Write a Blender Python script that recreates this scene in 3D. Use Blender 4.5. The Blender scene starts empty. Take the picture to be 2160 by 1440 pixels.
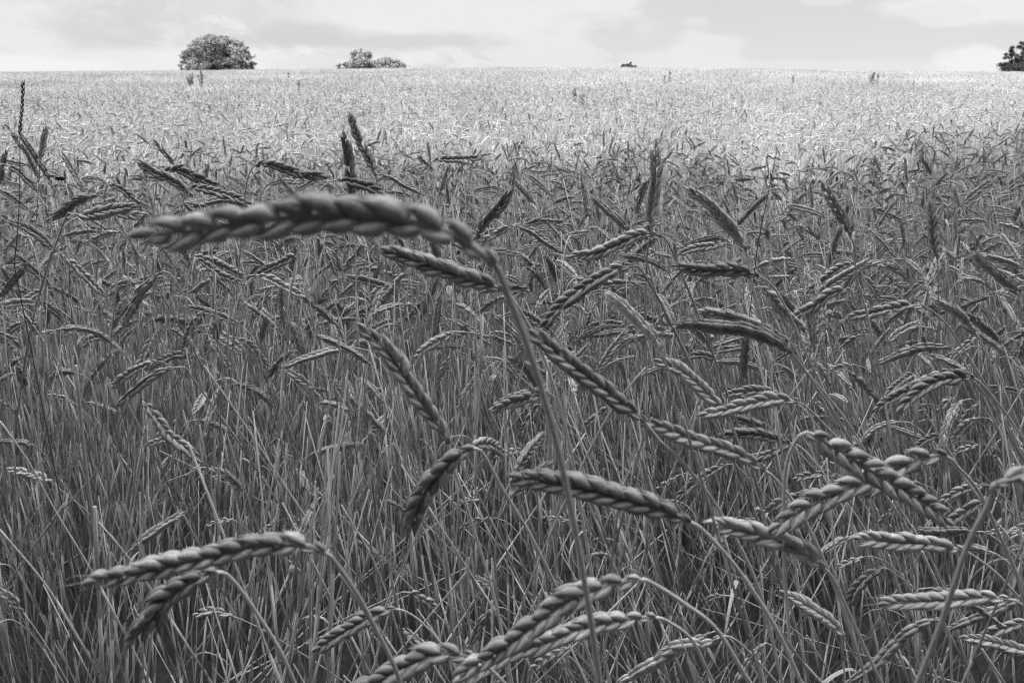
import bpy, math, random
import numpy as np
from mathutils import Vector, Matrix, Euler

# ------------------------------------------------------------------ camera, sky, sun, exposure
scene = bpy.context.scene
COL = scene.collection
random.seed(7)
RNG = np.random.default_rng(11)
R = math.radians
CZ = 1.50                      # eye height
FPX = 1680.0                   # focal length in pixels of the 2160 px wide photograph
PITCH = math.atan(572.0 / FPX)
cam_d = bpy.data.cameras.new('camera')
cam = bpy.data.objects.new('camera', cam_d)
COL.objects.link(cam)
cam.location = (0, 0, CZ)
cam.rotation_euler = (R(90) - PITCH, 0, 0)
cam_d.sensor_width = 36.0
cam_d.lens = 28.0
cam_d.clip_start = 0.02
cam_d.clip_end = 3000
cam_d.dof.use_dof = True
cam_d.dof.focus_distance = 1.55
cam_d.dof.aperture_fstop = 10.0
scene.camera = cam

SUN_EL, SUN_AZ = R(48), R(218)          # azimuth clockwise from +Y (north): behind and to the left
sun_dir = Vector((math.sin(SUN_AZ) * math.cos(SUN_EL), math.cos(SUN_AZ) * math.cos(SUN_EL), math.sin(SUN_EL)))
sd = bpy.data.lights.new('sun', 'SUN')
sd.energy = 2.75
sd.angle = R(0.5)
sd.color = (1.0, 1.0, 1.0)
sun = bpy.data.objects.new('sun', sd)
COL.objects.link(sun)
sun.rotation_euler = sun_dir.to_track_quat('Z', 'Y').to_euler()
sun.location = (0, 0, 30)

scene.view_settings.view_transform = 'Standard'
scene.view_settings.look = 'None'
scene.view_settings.exposure = 1.6
scene.view_settings.gamma = 1.0
scene.cycles.max_bounces = 6
scene.cycles.filter_width = 1.15
scene.cycles.diffuse_bounces = 2
scene.cycles.glossy_bounces = 2
scene.cycles.transmission_bounces = 2


def ray(px, py):
    """world direction of a point of the 2160x1440 photograph"""
    x = (px - 1080) / FPX
    y = (720 - py) / FPX
    c, s = math.cos(PITCH), math.sin(PITCH)
    return Vector((x, c + y * s, -s + y * c))


def at(px, py, Y):
    d = ray(px, py)
    return Vector((0, 0, CZ)) + d * (Y / d.y)


def proj(p):
    c, s = math.cos(PITCH), math.sin(PITCH)
    dx, dy, dz = p[0], p[1], p[2] - CZ
    dep = dy * c - dz * s
    up = dy * s + dz * c
    return 1080 + FPX * dx / dep, 720 - FPX * up / dep


# --- world: Nishita sky turned to grey, with cloud shapes laid out by direction
W = bpy.data.worlds.new("World")
scene.world = W
W.use_nodes = True
nt = W.node_tree
nt.nodes.clear()


class NB:
    def __init__(s, t): s.t = t; s.l = t.links
    def n(s, ty, **kw):
        x = s.t.nodes.new(ty)
        for k, v in kw.items(): setattr(x, k, v)
        return x
    def put(s, sock, v):
        if v is None: return
        if isinstance(v, bpy.types.NodeSocket): s.l.new(v, sock)
        else: sock.default_value = v
    def m(s, op, a, b=None, c=None, clamp=False):
        x = s.n('ShaderNodeMath', operation=op); x.use_clamp = clamp
        s.put(x.inputs[0], a); s.put(x.inputs[1], b); s.put(x.inputs[2], c)
        return x.outputs[0]
    def ramp(s, v, lo, hi, a=0.0, b=1.0, smooth=True):
        x = s.n('ShaderNodeMapRange'); x.interpolation_type = 'SMOOTHSTEP' if smooth else 'LINEAR'; x.clamp = smooth
        for i, q in enumerate((v, lo, hi, a, b)): s.put(x.inputs[i], q)
        return x.outputs[0]
    def mix(s, f, a, b):
        x = s.n('ShaderNodeMix'); x.data_type = 'FLOAT'
        s.put(x.inputs[0], f); s.put(x.inputs[2], a); s.put(x.inputs[3], b)
        return x.outputs[0]
    def noise(s, vec, scale, detail=4, rough=.55, dist=0.0):
        x = s.n('ShaderNodeTexNoise')
        s.put(x.inputs['Vector'], vec)
        x.inputs['Scale'].default_value = scale; x.inputs['Detail'].default_value = detail
        x.inputs['Roughness'].default_value = rough; x.inputs['Distortion'].default_value = dist
        return x.outputs[0]


w = NB(nt)
sky = w.n('ShaderNodeTexSky', sky_type='NISHITA')
sky.sun_disc = False
sky.sun_elevation = SUN_EL
sky.sun_rotation = SUN_AZ
sky.altitude = 100
tobw = w.n('ShaderNodeRGBToBW'); w.l.new(sky.outputs[0], tobw.inputs[0])
tc = w.n('ShaderNodeTexCoord')
sep = w.n('ShaderNodeSeparateXYZ'); w.l.new(tc.outputs['Generated'], sep.inputs[0])
X, Yd, Z = sep.outputs
ys = w.m('MAXIMUM', Yd, 0.05)
U = w.m('DIVIDE', X, ys); V = w.m('DIVIDE', Z, ys)
comb = w.n('ShaderNodeCombineXYZ')
w.put(comb.inputs[0], U); w.put(comb.inputs[1], w.m('MULTIPLY', V, 2.2))
n1 = w.m('SUBTRACT', w.noise(comb.outputs[0], 9.0, 6, .6), .5)
n2 = w.m('SUBTRACT', w.noise(comb.outputs[0], 3.2, 4, .55, .3), .5)
n3 = w.m('SUBTRACT', w.noise(comb.outputs[0], 34.0, 5, .6), .5)
edge = w.m('ADD', w.m('MULTIPLY', n1, 1.9), w.m('MULTIPLY', n3, .9))


def blob(px, py, rx, ry, soft):
    d = ray(px, py)
    cu, cv = d.x / d.y, d.z / d.y
    ru, rv = rx / FPX, ry / FPX * 1.1
    a = w.m('DIVIDE', w.m('SUBTRACT', U, cu), ru)
    b = w.m('DIVIDE', w.m('SUBTRACT', V, cv), rv)
    r = w.m('SQRT', w.m('ADD', w.m('MULTIPLY', a, a), w.m('MULTIPLY', b, b)))
    r = w.m('ADD', r, edge)
    return w.ramp(r, 1.0 + soft, 1.0 - soft)


base = w.ramp(V, 0.0, 0.10, 9.0, 8.25)         # clear sky: a little paler towards the horizon
val = w.m('ADD', base, w.m('MULTIPLY', n2, 1.0))
left = w.ramp(U, -.02, .14, 1.0, 0.0)          # broken cloud sheet over the left half
sheet = w.m('ADD', 9.3, w.m('ADD', w.m('MULTIPLY', n2, 3.6), w.m('ADD', w.m('MULTIPLY', n1, 2.4), w.m('MULTIPLY', n3, 1.4))))
puff = w.ramp(w.noise(comb.outputs[0], 15.0, 7, .62, .4), .48, .60)
sheet = w.m('ADD', w.m('SUBTRACT', sheet, .7), w.m('MULTIPLY', puff, 1.3))
val = w.mix(w.m('MULTIPLY', left, .85), val, sheet)
for (px, py, rx, ry, soft, v, k) in (
        (960, 30, 300, 62, .35, 10.1, .9), (1150, 118, 110, 38, .25, 9.9, .8), (60, 70, 90, 60, .3, 10.0, .8),
        (330, 130, 330, 24, .4, 10.4, .8), (60, 140, 160, 16, .3, 10.8, .8),
        (640, 76, 100, 22, .5, 7.6, .8), (860, 88, 170, 16, .5, 7.7, .75), (240, 60, 150, 32, .5, 7.9, .7), (560, 20, 60, 40, .5, 8.2, .5),
        (1485, 118, 72, 38, .28, 9.8, .95), (1400, 132, 75, 22, .3, 9.8, .9), (1680, 140, 400, 10, .4, 9.9, .6),
        (2090, 8, 190, 34, .4, 10.2, .95), (1980, 30, 70, 18, .3, 9.7, .8), (2085, 135, 100, 34, .3, 10.6, .95),
        (1470, 46, 22, 8, .4, 9.4, .8), (1265, 4, 75, 12, .3, 10.0, .8), (1750, 2, 50, 8, .3, 9.6, .7)):
    val = w.mix(w.m('MULTIPLY', blob(px, py, rx, ry, soft), k), val, v)
front = w.ramp(Yd, 0.05, 0.35)
low = w.ramp(Z, 0.12, 0.5, 1.0, 0.0)
val = w.m('MULTIPLY', val, .33)
rest = w.m('MULTIPLY', tobw.outputs[0], .8)   # the rest of the sky: the Nishita sky in grey with loose cloud
cl = w.m('MULTIPLY', w.ramp(w.noise(tc.outputs['Generated'], 2.6, 5), .5, .66), .5)
rest = w.mix(cl, rest, 4.0)
rest = w.mix(w.m('MULTIPLY', w.ramp(Z, .55, .95), .9), rest, 19.0)   # overhead brightness added to light the ears from above
final = w.mix(w.m('MULTIPLY', front, low), rest, val)
bg = w.n('ShaderNodeBackground')
cc = w.n('ShaderNodeCombineColor')
for i in range(3): w.put(cc.inputs[i], final)
w.l.new(cc.outputs[0], bg.inputs[0])
bg.inputs[1].default_value = 0.085
wo = w.n('ShaderNodeOutputWorld')
w.l.new(bg.outputs[0], wo.inputs[0])

# ------------------------------------------------------------------ helpers
def tag(o, label=None, cat=None, group=None, kind=None):
    if label: o['label'] = label
    if cat: o['category'] = cat
    if group: o['group'] = group
    if kind: o['kind'] = kind
    return o


def empty(name, loc, rot=(0, 0, 0)):
    o = bpy.data.objects.new(name, None)
    o.empty_display_size = .05
    o.location = loc
    o.rotation_euler = rot
    COL.objects.link(o)
    return o


def make_mesh(name, V, F, mats, mi=None, tone=None, smooth=True):
    """V (n,3) array, F (m,4) array (triangles repeat their last index)"""
    me = bpy.data.meshes.new(name)
    V = np.asarray(V, dtype=np.float32); F = np.asarray(F, dtype=np.int64)
    tri = F[:, 3] == F[:, 2]
    cnt = np.where(tri, 3, 4)
    start = np.concatenate([[0], np.cumsum(cnt)[:-1]])
    idx = F.ravel()[np.stack([np.ones(len(F), bool)] * 3 + [~tri], 1).ravel()]
    me.vertices.add(len(V)); me.vertices.foreach_set('co', V.ravel())
    me.loops.add(len(idx)); me.loops.foreach_set('vertex_index', idx.astype(np.int32))
    me.polygons.add(len(F)); me.polygons.foreach_set('loop_start', start.astype(np.int32))
    me.polygons.foreach_set('loop_total', cnt.astype(np.int32))
    if smooth: me.polygons.foreach_set('use_smooth', np.ones(len(F), bool))
    for m in (mats if isinstance(mats, (list, tuple)) else [mats]): me.materials.append(m)
    if mi is not None: me.polygons.foreach_set('material_index', np.asarray(mi, dtype=np.int32))
    if tone is not None:
        a = me.attributes.new('tone', 'FLOAT', 'POINT')
        a.data.foreach_set('value', np.asarray(tone, dtype=np.float32))
    me.update(calc_edges=True)
    me.validate()
    return me


class Geo:
    """collects numpy pieces"""
    def __init__(s): s.V = []; s.F = []; s.T = []; s.M = []; s.n = 0
    def add(s, V, F, tone=.5, mi=0):
        V = np.asarray(V, dtype=float); F = np.asarray(F)
        s.V.append(V); s.F.append(F + s.n)
        s.T.append(np.full(len(V), tone) if np.isscalar(tone) else tone)
        s.M.append(np.full(len(F), mi)); s.n += len(V)
    def merge(s, g, off=None, M=None, mi=None):
        V = np.concatenate(g.V)
        if M is not None: V = V @ np.array(M).T
        if off is not None: V = V + np.array(off)
        s.V.append(V); s.F.append(np.concatenate(g.F) + s.n); s.T.append(np.concatenate(g.T))
        m = np.concatenate(g.M)
        s.M.append(m if mi is None else np.full(len(m), mi)); s.n += len(V)
    def mesh(s, name, mats, off=None, smooth=True):
        V = np.concatenate(s.V)
        if off is not None: V = V - np.array(off)
        return make_mesh(name, V, np.concatenate(s.F), mats, np.concatenate(s.M), np.concatenate(s.T), smooth)
    def obj(s, name, mats, parent=None, off=None, smooth=True):
        o = bpy.data.objects.new(name, s.mesh(name, mats, off, smooth))
        COL.objects.link(o)
        if parent: o.parent = parent
        return o


def catmull(P, n, pre=None, post=None):
    P = [np.array(p, dtype=float) for p in P]
    if len(P) == 2 and pre is None and post is None:
        return np.array([P[0] + (P[1] - P[0]) * t for t in np.linspace(0, 1, n)])
    Q = [2 * P[0] - P[1] if pre is None else np.array(pre)] + P + [2 * P[-1] - P[-2] if post is None else np.array(post)]
    seg = len(P) - 1
    L = [0]
    for i in range(seg): L.append(L[-1] + np.linalg.norm(P[i + 1] - P[i]))
    out = []
    for s in np.linspace(0, L[-1], n):
        i = min(seg - 1, max(0, int(np.searchsorted(L, s, 'right') - 1)))
        t = (s - L[i]) / max(1e-9, L[i + 1] - L[i])
        a, b, c, d = Q[i], Q[i + 1], Q[i + 2], Q[i + 3]
        out.append(.5 * ((2 * b) + (c - a) * t + (2 * a - 5 * b + 4 * c - d) * t * t + (3 * b - a - 3 * c + d) * t ** 3))
    return np.array(out)


def bez(a, b, c, d, n):
    t = np.linspace(0, 1, n)[:, None]
    a, b, c, d = map(np.array, (a, b, c, d))
    return (1 - t) ** 3 * a + 3 * (1 - t) ** 2 * t * b + 3 * (1 - t) * t * t * c + t ** 3 * d


def norm(v):
    v = np.asarray(v, dtype=float)
    return v / max(1e-9, np.linalg.norm(v))


def tube(P, rad, k=6, tone=.5, cap=True):
    P = np.asarray(P, dtype=float); n = len(P)
    T = np.gradient(P, axis=0)
    T /= np.linalg.norm(T, axis=1)[:, None] + 1e-12
    ref = np.array([0, 1, 0]) if abs(T[0][1]) < .8 else np.array([1, 0, 0])
    N = norm(np.cross(T[0], ref))
    V = []
    rad = np.full(n, rad) if np.isscalar(rad) else np.asarray(rad)
    for i in range(n):
        N = norm(N - T[i] * np.dot(N, T[i]))
        B = np.cross(T[i], N)
        a = np.arange(k) * 2 * math.pi / k
        V.append(P[i] + rad[i] * (np.cos(a)[:, None] * N + np.sin(a)[:, None] * B))
    V = np.concatenate(V)
    F = []
    for i in range(n - 1):
        for j in range(k):
            F.append((i * k + j, i * k + (j + 1) % k, (i + 1) * k + (j + 1) % k, (i + 1) * k + j))
    if cap and k >= 3:
        V = np.concatenate([V, P[:1], P[-1:]])
        c0, c1 = n * k, n * k + 1
        for j in range(k):
            F.append((c0, (j + 1) % k, j, j)); F.append((c1, (n - 1) * k + j, (n - 1) * k + (j + 1) % k, (n - 1) * k + (j + 1) % k))
    return V, np.array(F)


# ------------------------------------------------------------------ materials
def material(name, val, rough=.6, var=.5, rnd=.3, stripe=None, bump=.0, bscale=400, spec=.3, trans=0.0, patch=0.0, fine=.16):
    m = bpy.data.materials.new(name); m.use_nodes = True
    t = m.node_tree; b = NB(t)
    p = t.nodes['Principled BSDF']
    at_ = b.n('ShaderNodeAttribute'); at_.attribute_name = 'tone'
    oi = b.n('ShaderNodeObjectInfo')
    tcn = b.n('ShaderNodeTexCoord')
    v = b.ramp(at_.outputs['Fac'], 0, 1, 1 - var / 2, 1 + var / 2, smooth=False)
    v = b.m('MULTIPLY', v, b.ramp(oi.outputs['Random'], 0, 1, 1 - rnd / 2, 1 + rnd / 2, smooth=False))
    sc = b.n('ShaderNodeMapping'); b.l.new(tcn.outputs['Object'], sc.inputs[0])
    if stripe: sc.inputs['Scale'].default_value = stripe
    nz = b.noise(sc.outputs[0], bscale, 4, .6)
    v = b.m('MULTIPLY', v, b.ramp(nz, .3, .7, 1 - fine, 1 + fine))
    if patch:
        n2_ = b.noise(tcn.outputs['Object'], bscale * .12, 3, .6)
        v = b.m('MULTIPLY', v, b.ramp(n2_, .35, .68, 1 - patch, 1 + patch * .6))
    v = b.m('MULTIPLY', v, val)
    c = b.n('ShaderNodeCombineColor')
    for i in range(3): b.put(c.inputs[i], v)
    b.l.new(c.outputs[0], p.inputs['Base Color'])
    p.inputs['Roughness'].default_value = rough
    p.inputs['Specular IOR Level'].default_value = spec
    if bump:
        bp = b.n('ShaderNodeBump'); bp.inputs['Strength'].default_value = bump; bp.inputs['Distance'].default_value = .0008
        b.l.new(nz, bp.inputs['Height']); b.l.new(bp.outputs[0], p.inputs['Normal'])
    if trans:
        tr = b.n('ShaderNodeBsdfTranslucent'); b.l.new(c.outputs[0], tr.inputs[0])
        mx = b.n('ShaderNodeMixShader'); mx.inputs[0].default_value = trans
        out = t.nodes['Material Output']
        b.l.new(p.outputs[0], mx.inputs[1]); b.l.new(tr.outputs[0], mx.inputs[2]); b.l.new(mx.outputs[0], out.inputs[0])
    return m


M_EAR = material('spelt_husk', .34, .62, .7, .45, (1, 1, .25), .4, 1100, .22, 0, .2, .26)
M_STEM = material('spelt_straw', .40, .5, .95, .3, (1, 1, .06), .25, 1100, .3)
M_LEAF = material('dry_blade', .40, .6, .5, .5, (1, 1, .1), .2, 500, .2, .3)
M_GRASS = material('dark_grass', .07, .6, .3, .2)
M_BARK = material('oak_bark', .10, .9, .4, .2, (1, 1, .3), .0, 4)
M_OAK = material('oak_leaves', .25, .6, 1.0, .1, None, 0, 3, .2, .25)
M_PALE = material('far_leaves', .32, .6, .8, .1, None, 0, 3, .2, .25)
M_DARKL = material('dark_leaves', .055, .6, .9, .1, None, 0, 3, .2, .2)
M_DOCK = material('dock_seed', .07, .8, .5, .2)
M_BEE = material('bee_fur', .02, .9, .2, .1)
M_WING = material('bee_wing', .25, .3, .2, .1)


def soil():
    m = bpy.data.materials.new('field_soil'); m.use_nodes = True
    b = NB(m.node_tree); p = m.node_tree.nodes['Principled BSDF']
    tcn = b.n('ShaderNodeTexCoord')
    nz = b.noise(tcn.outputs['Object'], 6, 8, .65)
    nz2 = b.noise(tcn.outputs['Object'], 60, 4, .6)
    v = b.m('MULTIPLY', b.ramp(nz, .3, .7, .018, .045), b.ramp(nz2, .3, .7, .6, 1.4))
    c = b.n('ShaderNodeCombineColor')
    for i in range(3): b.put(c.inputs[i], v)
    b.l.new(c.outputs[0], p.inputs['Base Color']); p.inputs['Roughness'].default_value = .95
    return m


M_SOIL = soil()

# ------------------------------------------------------------------ ground
YC = 105.0


def ground(x, y):
    u = x / max(abs(y), 20.0)
    H = .34 + .30 * math.exp(-((u - .06) / .28) ** 2) - .6 * max(0, abs(u) - .3)
    H += .08
    t = min(max((y - 4) / (YC - 4), 0), 3)
    g = H * (1 - (1 - t) ** 2)
    if y > YC: g -= .0009 * (y - YC) ** 2
    if y > 450: g = ground(x, 450) - (y - 450) * .02
    return g


gx = np.concatenate([-np.geomspace(1200, 2, 40), np.linspace(-1.5, 1.5, 5), np.geomspace(2, 1200, 40)])
gy = np.concatenate([[-300, -80, -30, -10, -3], np.linspace(0, 10, 11), np.geomspace(12, 1500, 60)])
GV = [(x, y, ground(x, y)) for y in gy for x in gx]
nx = len(gx)
GF = [(j * nx + i, j * nx + i + 1, (j + 1) * nx + i + 1, (j + 1) * nx + i) for j in range(len(gy) - 1) for i in range(nx - 1)]
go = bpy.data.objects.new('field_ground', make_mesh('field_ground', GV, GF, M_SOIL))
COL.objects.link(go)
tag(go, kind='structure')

# ------------------------------------------------------------------ spelt: spikelets, ears, stems
def almond(nr, nk, L, wx, wy, beak=0.0, bend=.12):
    """a husk: pointed, keeled, bulging on its outer (+x) side; z runs along it"""
    V = [(0, 0, 0)]
    for i in range(1, nr):
        t = i / nr
        r = (math.sin(math.pi * t ** .80) ** .95) * (1 - .2 * t) * 1.06
        for j in range(nk):
            a = 2 * math.pi * j / nk
            c, s = math.cos(a), math.sin(a)
            k = 1 + .16 * max(0, c) ** 6          # keel
            V.append((wx * .5 * r * c * k * (1.0 if c > 0 else .7) + bend * L * math.sin(math.pi * t) * .35, wy * .5 * r * s, L * t))
    V.append((beak * .0, 0, L * (1 + beak)))
    F = []
    for j in range(nk): F.append((0, 1 + (j + 1) % nk, 1 + j, 1 + j))
    for i in range(nr - 2):
        for j in range(nk):
            a = 1 + i * nk; b2 = a + nk
            F.append((a + j, a + (j + 1) % nk, b2 + (j + 1) % nk, b2 + j))
    e = len(V) - 1; a = 1 + (nr - 2) * nk
    for j in range(nk): F.append((a + j, a + (j + 1) % nk, e, e))
    return np.array(V), np.array(F)


def spikelet(lod):
    """unit: length 1 along z, outward +x"""
    g = Geo()
    if lod == 0:
        for s in (-1, 1):
            V, F = almond(9, 10, 1.0, .40, .33, .15, .2)
            V = V.copy(); th = s * .10
            V[:, 1] += s * .125 + V[:, 2] * math.sin(th) * .35
            tt = np.array([.45] + [(.62 if (q % 10) % 2 else .46) - (.12 if q >= 60 else 0) for q in range(80)] + [.15])
            g.add(V, F, tt)
            V, F = almond(6, 6, .86, .25, .22, .18, .1)
            V = V.copy(); V[:, 1] += s * .07 - V[:, 2] * s * .03; V[:, 0] -= .10; V[:, 2] += .20
            g.add(V, F, .25)
    elif lod == 1:
        for s in (-1, 1):
            V, F = almond(6, 6, 1.0, .42, .34, .15, .2)
            V = V.copy(); V[:, 1] += s * .125 + V[:, 2] * s * .035
            g.add(V, F, .55)
        V, F = almond(4, 4, .9, .34, .32, .16)
        V = V.copy(); V[:, 0] -= .09; V[:, 2] += .18
        g.add(V, F, .3)
    else:
        V, F = almond(4, 4, 1.0, .52, .66, .05, .2)
        g.add(V, F, .5)
    return g


SPK = [spikelet(i) for i in range(3)]


def ear_parts(P, L, lod, roll, rs, face=None, width=1.0, awn=0, gap=1.0, splay=.27, pre=None):
    """P: centre line (base to tip).  Returns rachis Geo and a list of spikelet Geos."""
    n = max(7, int(round(L / (.0069 * gap) / (1.0 if lod < 2 else 1.4))))
    C = catmull(P, n + 2, pre)
    T = np.gradient(C, axis=0); T /= np.linalg.norm(T, axis=1)[:, None] + 1e-12
    if face is None: face = np.array([0.3, -1, .2])
    rach = Geo()
    V, F = tube(C[:-1], np.linspace(.0021, .0010, n + 1), 5 if lod < 2 else 3, .4)
    rach.add(V, F, .4)
    sp = []
    sl = .0205 * width * min(1.0, max(.55, (L / .11) ** .35))
    if lod == 2: sl *= 1.05
    for i in range(n + 1):
        t = i / n
        p = C[i]; Tt = T[i]
        N = norm(face - Tt * np.dot(face, Tt))
        B = np.cross(Tt, N)
        a = roll + rs.normal(0, .06)
        Br = B * math.cos(a) + N * math.sin(a)
        last = i == n
        side = 0 if last else (1 if i % 2 == 0 else -1)
        env = min(1.0, .42 + t * 3.6) * (1 - .36 * max(0, (t - .55) / .45) ** 1.5)
        al = splay + rs.normal(0, .065)
        if lod == 1 and not last and rs.random() < .035: continue
        ax = norm(Tt * math.cos(al) + Br * side * math.sin(al)) if not last else Tt
        ox = norm(Br * (side or 1) - ax * np.dot(Br * (side or 1), ax))
        oy = np.cross(ax, ox)
        s = sl * env * (1 + rs.normal(0, .075))
        M = np.stack([ox * s * .95, oy * s * .95, ax * s * 1.13], 1)
        g = Geo()
        src = SPK[lod]
        base_t = rs.uniform(-.28, .28)
        V = np.concatenate(src.V) @ M.T + p + Br * side * .0010
        g.add(V, np.concatenate(src.F), np.clip(np.concatenate(src.T) + base_t, 0, 1))
        if awn and (t > .8 or last) and lod < 2:
            q = p + ax * s * .9
            g.add(*tube(np.array([q, q + ax * awn * .5 + Tt * awn * .1, q + ax * awn * .3 + Tt * awn * .75]), np.array([.0004, .0003, .0001]), 3, .5), .6)
        sp.append(g)
    return rach, sp


def stem_geo(P, r0, r1, rs, k=6, tone=.5, nodes=True):
    """P runs from the ground to the neck"""
    P = np.asarray(P)
    n = len(P)
    d = np.concatenate([[0], np.cumsum(np.linalg.norm(np.diff(P, axis=0), axis=1))])
    rad = r0 + (r1 - r0) * (d / d[-1]) ** 1.2
    g = Geo()
    V, F = tube(P, rad, k, tone)
    lowdark = rs.uniform(-.15, .15)
    g.add(V, F, float(np.clip(tone + lowdark, 0, 1)))
    if nodes:
        h = rs.uniform(.10, .18)
        while h < d[-1] - .22:
            i = int(np.searchsorted(d, h)); i = min(max(i, 1), n - 1)
            f = (h - d[i - 1]) / max(1e-6, d[i] - d[i - 1])
            p = P[i - 1] * (1 - f) + P[i] * f; dr = norm(P[i] - P[i - 1])
            rr = r0 + (r1 - r0) * (h / d[-1]) ** 1.2
            g.add(*tube(np.array([p - dr * .003, p - dr * .001, p + dr * .001, p + dr * .003]), np.array([rr * 1.02, rr * 1.45, rr * 1.45, rr * 1.02]), k), .02)
            # sheath above the node
            q = p + dr * min(.12, d[-1] - h)
            g.add(*tube(np.array([p + dr * .003, (p + q) / 2, q]), np.array([rr * 1.25, rr * 1.28, rr * 1.12]), k), float(np.clip(tone + .2, 0, 1)))
            h += rs.uniform(.16, .26)
    return g


def leaf_geo(p, az, L, wid, rs, droop=1.0):
    """a dry curled blade"""
    n = 12
    el = rs.uniform(.5, 1.25)
    pos = np.array(p, dtype=float); dirh = np.array([math.cos(az), math.sin(az), 0])
    side = np.array([-dirh[1], dirh[0], 0])
    C = []; tw = rs.uniform(-1.5, 1.5); V = []
    for i in range(n):
        t = i / (n - 1)
        d = dirh * math.cos(el) + np.array([0, 0, 1]) * math.sin(el)
        w2 = wid * .5 * (min(1, t * 8 + .3)) * (1 - t) ** .6
        a = tw * t
        up = norm(np.cross(side, d))
        s = side * math.cos(a) + up * math.sin(a)
        u = np.cross(d, s)
        V += [pos + s * w2, pos + u * w2 * .35, pos - s * w2]
        pos = pos + d * L / (n - 1)
        el -= droop * rs.uniform(.15, .42)
    F = []
    for i in range(n - 1):
        a = i * 3
        F += [(a, a + 1, a + 4, a + 3), (a + 1, a + 2, a + 5, a + 4)]
    g = Geo(); g.add(np.array(V), np.array(F), rs.uniform(.2, .9))
    return g


def neck_curve(E0, u0, G, n, k=.11):
    """ground point G up to ear base E0, arriving along u0"""
    E0 = np.array(E0); u0 = norm(u0); G = np.array(G)
    h = E0[2] - G[2]
    kk = min(k, h * .3)
    return bez(G, G + np.array([(E0[0] - G[0]) * .25, (E0[1] - G[1]) * .25, h * .55]), E0 - u0 * kk + np.array([0, 0, -kk * .15]) - np.array([0, 0, 0]), E0, n)


# ------------------------------------------------------------------ the stalks one can tell apart, read off the photograph
REG = {'G': (0, 0, 1), 'A': (0, 300, 1 / 3), 'B': (720, 300, 1 / 3), 'C': (1440, 300, 1 / 3),
       'D': (0, 780, .45833), 'E': (720, 780, .45833), 'F': (1440, 780, .45833), 'Z': (0, 160, .20833)}
# region, ear points base..tip, stem points from the base down, options
T = []


def S(reg, ear, stem=(), **o):
    ox, oy, s = REG[reg]
    T.append(([(ox + x * s, oy + y * s) for x, y in ear], [(ox + x * s, oy + y * s) for x, y in stem], o))


# heroes (spikelets built one by one)
S('G', [(1045, 560), (980, 508), (900, 476), (800, 460), (700, 456), (600, 460), (500, 471), (400, 487), (296, 496)],
  [(1062, 600), (1110, 720), (1165, 900), (1210, 1100), (1245, 1300), (1265, 1440)], L=.158, roll=.22, tone=1.2, w=.9, gap=1.06, sr=1.4, al=.21, hero=1, nm='great arch',
  label='largest arched blurred spelt ear sweeping left across the upper middle, closest to the camera')
S('G', [(1062, 613), (980, 585), (900, 556), (818, 528)], [(1095, 650), (1150, 760), (1200, 930), (1230, 1100)], L=.135, roll=.3, hero=1, w=1.1, nm='ear below the great arch',
  label='sharp braided spelt ear pointing left, directly under the right half of the great arch')
S('G', [(1360, 890), (1290, 835), (1200, 765), (1124, 703)], [(1389, 927), (1440, 975), (1520, 1080), (1600, 1240), (1650, 1440)], L=.135, roll=-.3, w=.95, tone=.75, hero=1, nm='thick diagonal ear',
  label='thick dark spelt ear running diagonally down right from the bend of the great arch')
S('G', [(1612, 992), (1560, 960), (1470, 930), (1355, 885)], [(1640, 1015), (1700, 1100), (1770, 1260), (1830, 1440)], L=.135, roll=-.35, w=.88, tone=.9, hero=1, nm='lower diagonal ear',
  label='dark spelt ear continuing the diagonal down right, its tip touching the thick ear')
S('G', [(945, 935), (920, 890), (870, 820), (820, 745), (764, 690)], [(950, 965), (975, 1040), (1010, 1150), (1045, 1270), (1080, 1440)], L=.14, roll=.1, hero=1, w=.9, nm='blurred ear leaning up left',
  label='blurred spelt ear slanting up to the left above the dark hooked ear, centre of picture')
S('G', [(1000, 945), (960, 965), (915, 1010), (885, 1060), (862, 1122)], [(1020, 958), (1060, 1030), (1120, 1130), (1170, 1230), (1230, 1350), (1260, 1440)], L=.11, roll=.35, tone=.7, hero=1, w=1.05, nm='dark hooked ear',
  label='dark hooked spelt ear hanging down left from a sharp bend, centre of picture')
S('G', [(1455, 1100), (1400, 1075), (1300, 1045), (1200, 1022), (1085, 1003)], [(1490, 1125), (1560, 1205), (1640, 1330), (1690, 1440)], L=.135, roll=.4, tone=.75, hero=1, w=1.0, nm='dark level ear',
  label='dark spelt ear lying nearly level, its tip just right of the dark hooked ear')
S('G', [(1738, 1198), (1680, 1155), (1600, 1125), (1505, 1103)], [(1760, 1225), (1790, 1290), (1840, 1400), (1860, 1440)], L=.12, roll=.3, hero=1, nm='ear under the crossed pair',
  label='spelt ear pointing left, just below the crossed pair of blurred ears')
S('G', [(1700, 912), (1760, 945), (1830, 990), (1900, 1030), (1950, 1062), (2005, 1100)], [(1682, 925), (1660, 975), (1653, 1060), (1655, 1200), (1672, 1440)], L=.145, Y=.60, roll=.15, hero=1, w=1.12, gap=1.2, al=.36, nm='crossed ear pointing down right',
  label='blurred knobbly spelt ear of the crossed pair, tip pointing down to the right')
S('G', [(1995, 962), (1935, 968), (1870, 1000), (1790, 1030), (1700, 1070), (1633, 1112)], [(2020, 985), (2060, 1030), (2100, 1110), (2150, 1230), (2190, 1400)], L=.15, Y=.64, roll=.2, hero=1, w=1.12, gap=1.2, al=.36, nm='crossed ear pointing down left',
  label='blurred knobbly spelt ear of the crossed pair, tip pointing down to the left')
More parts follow.
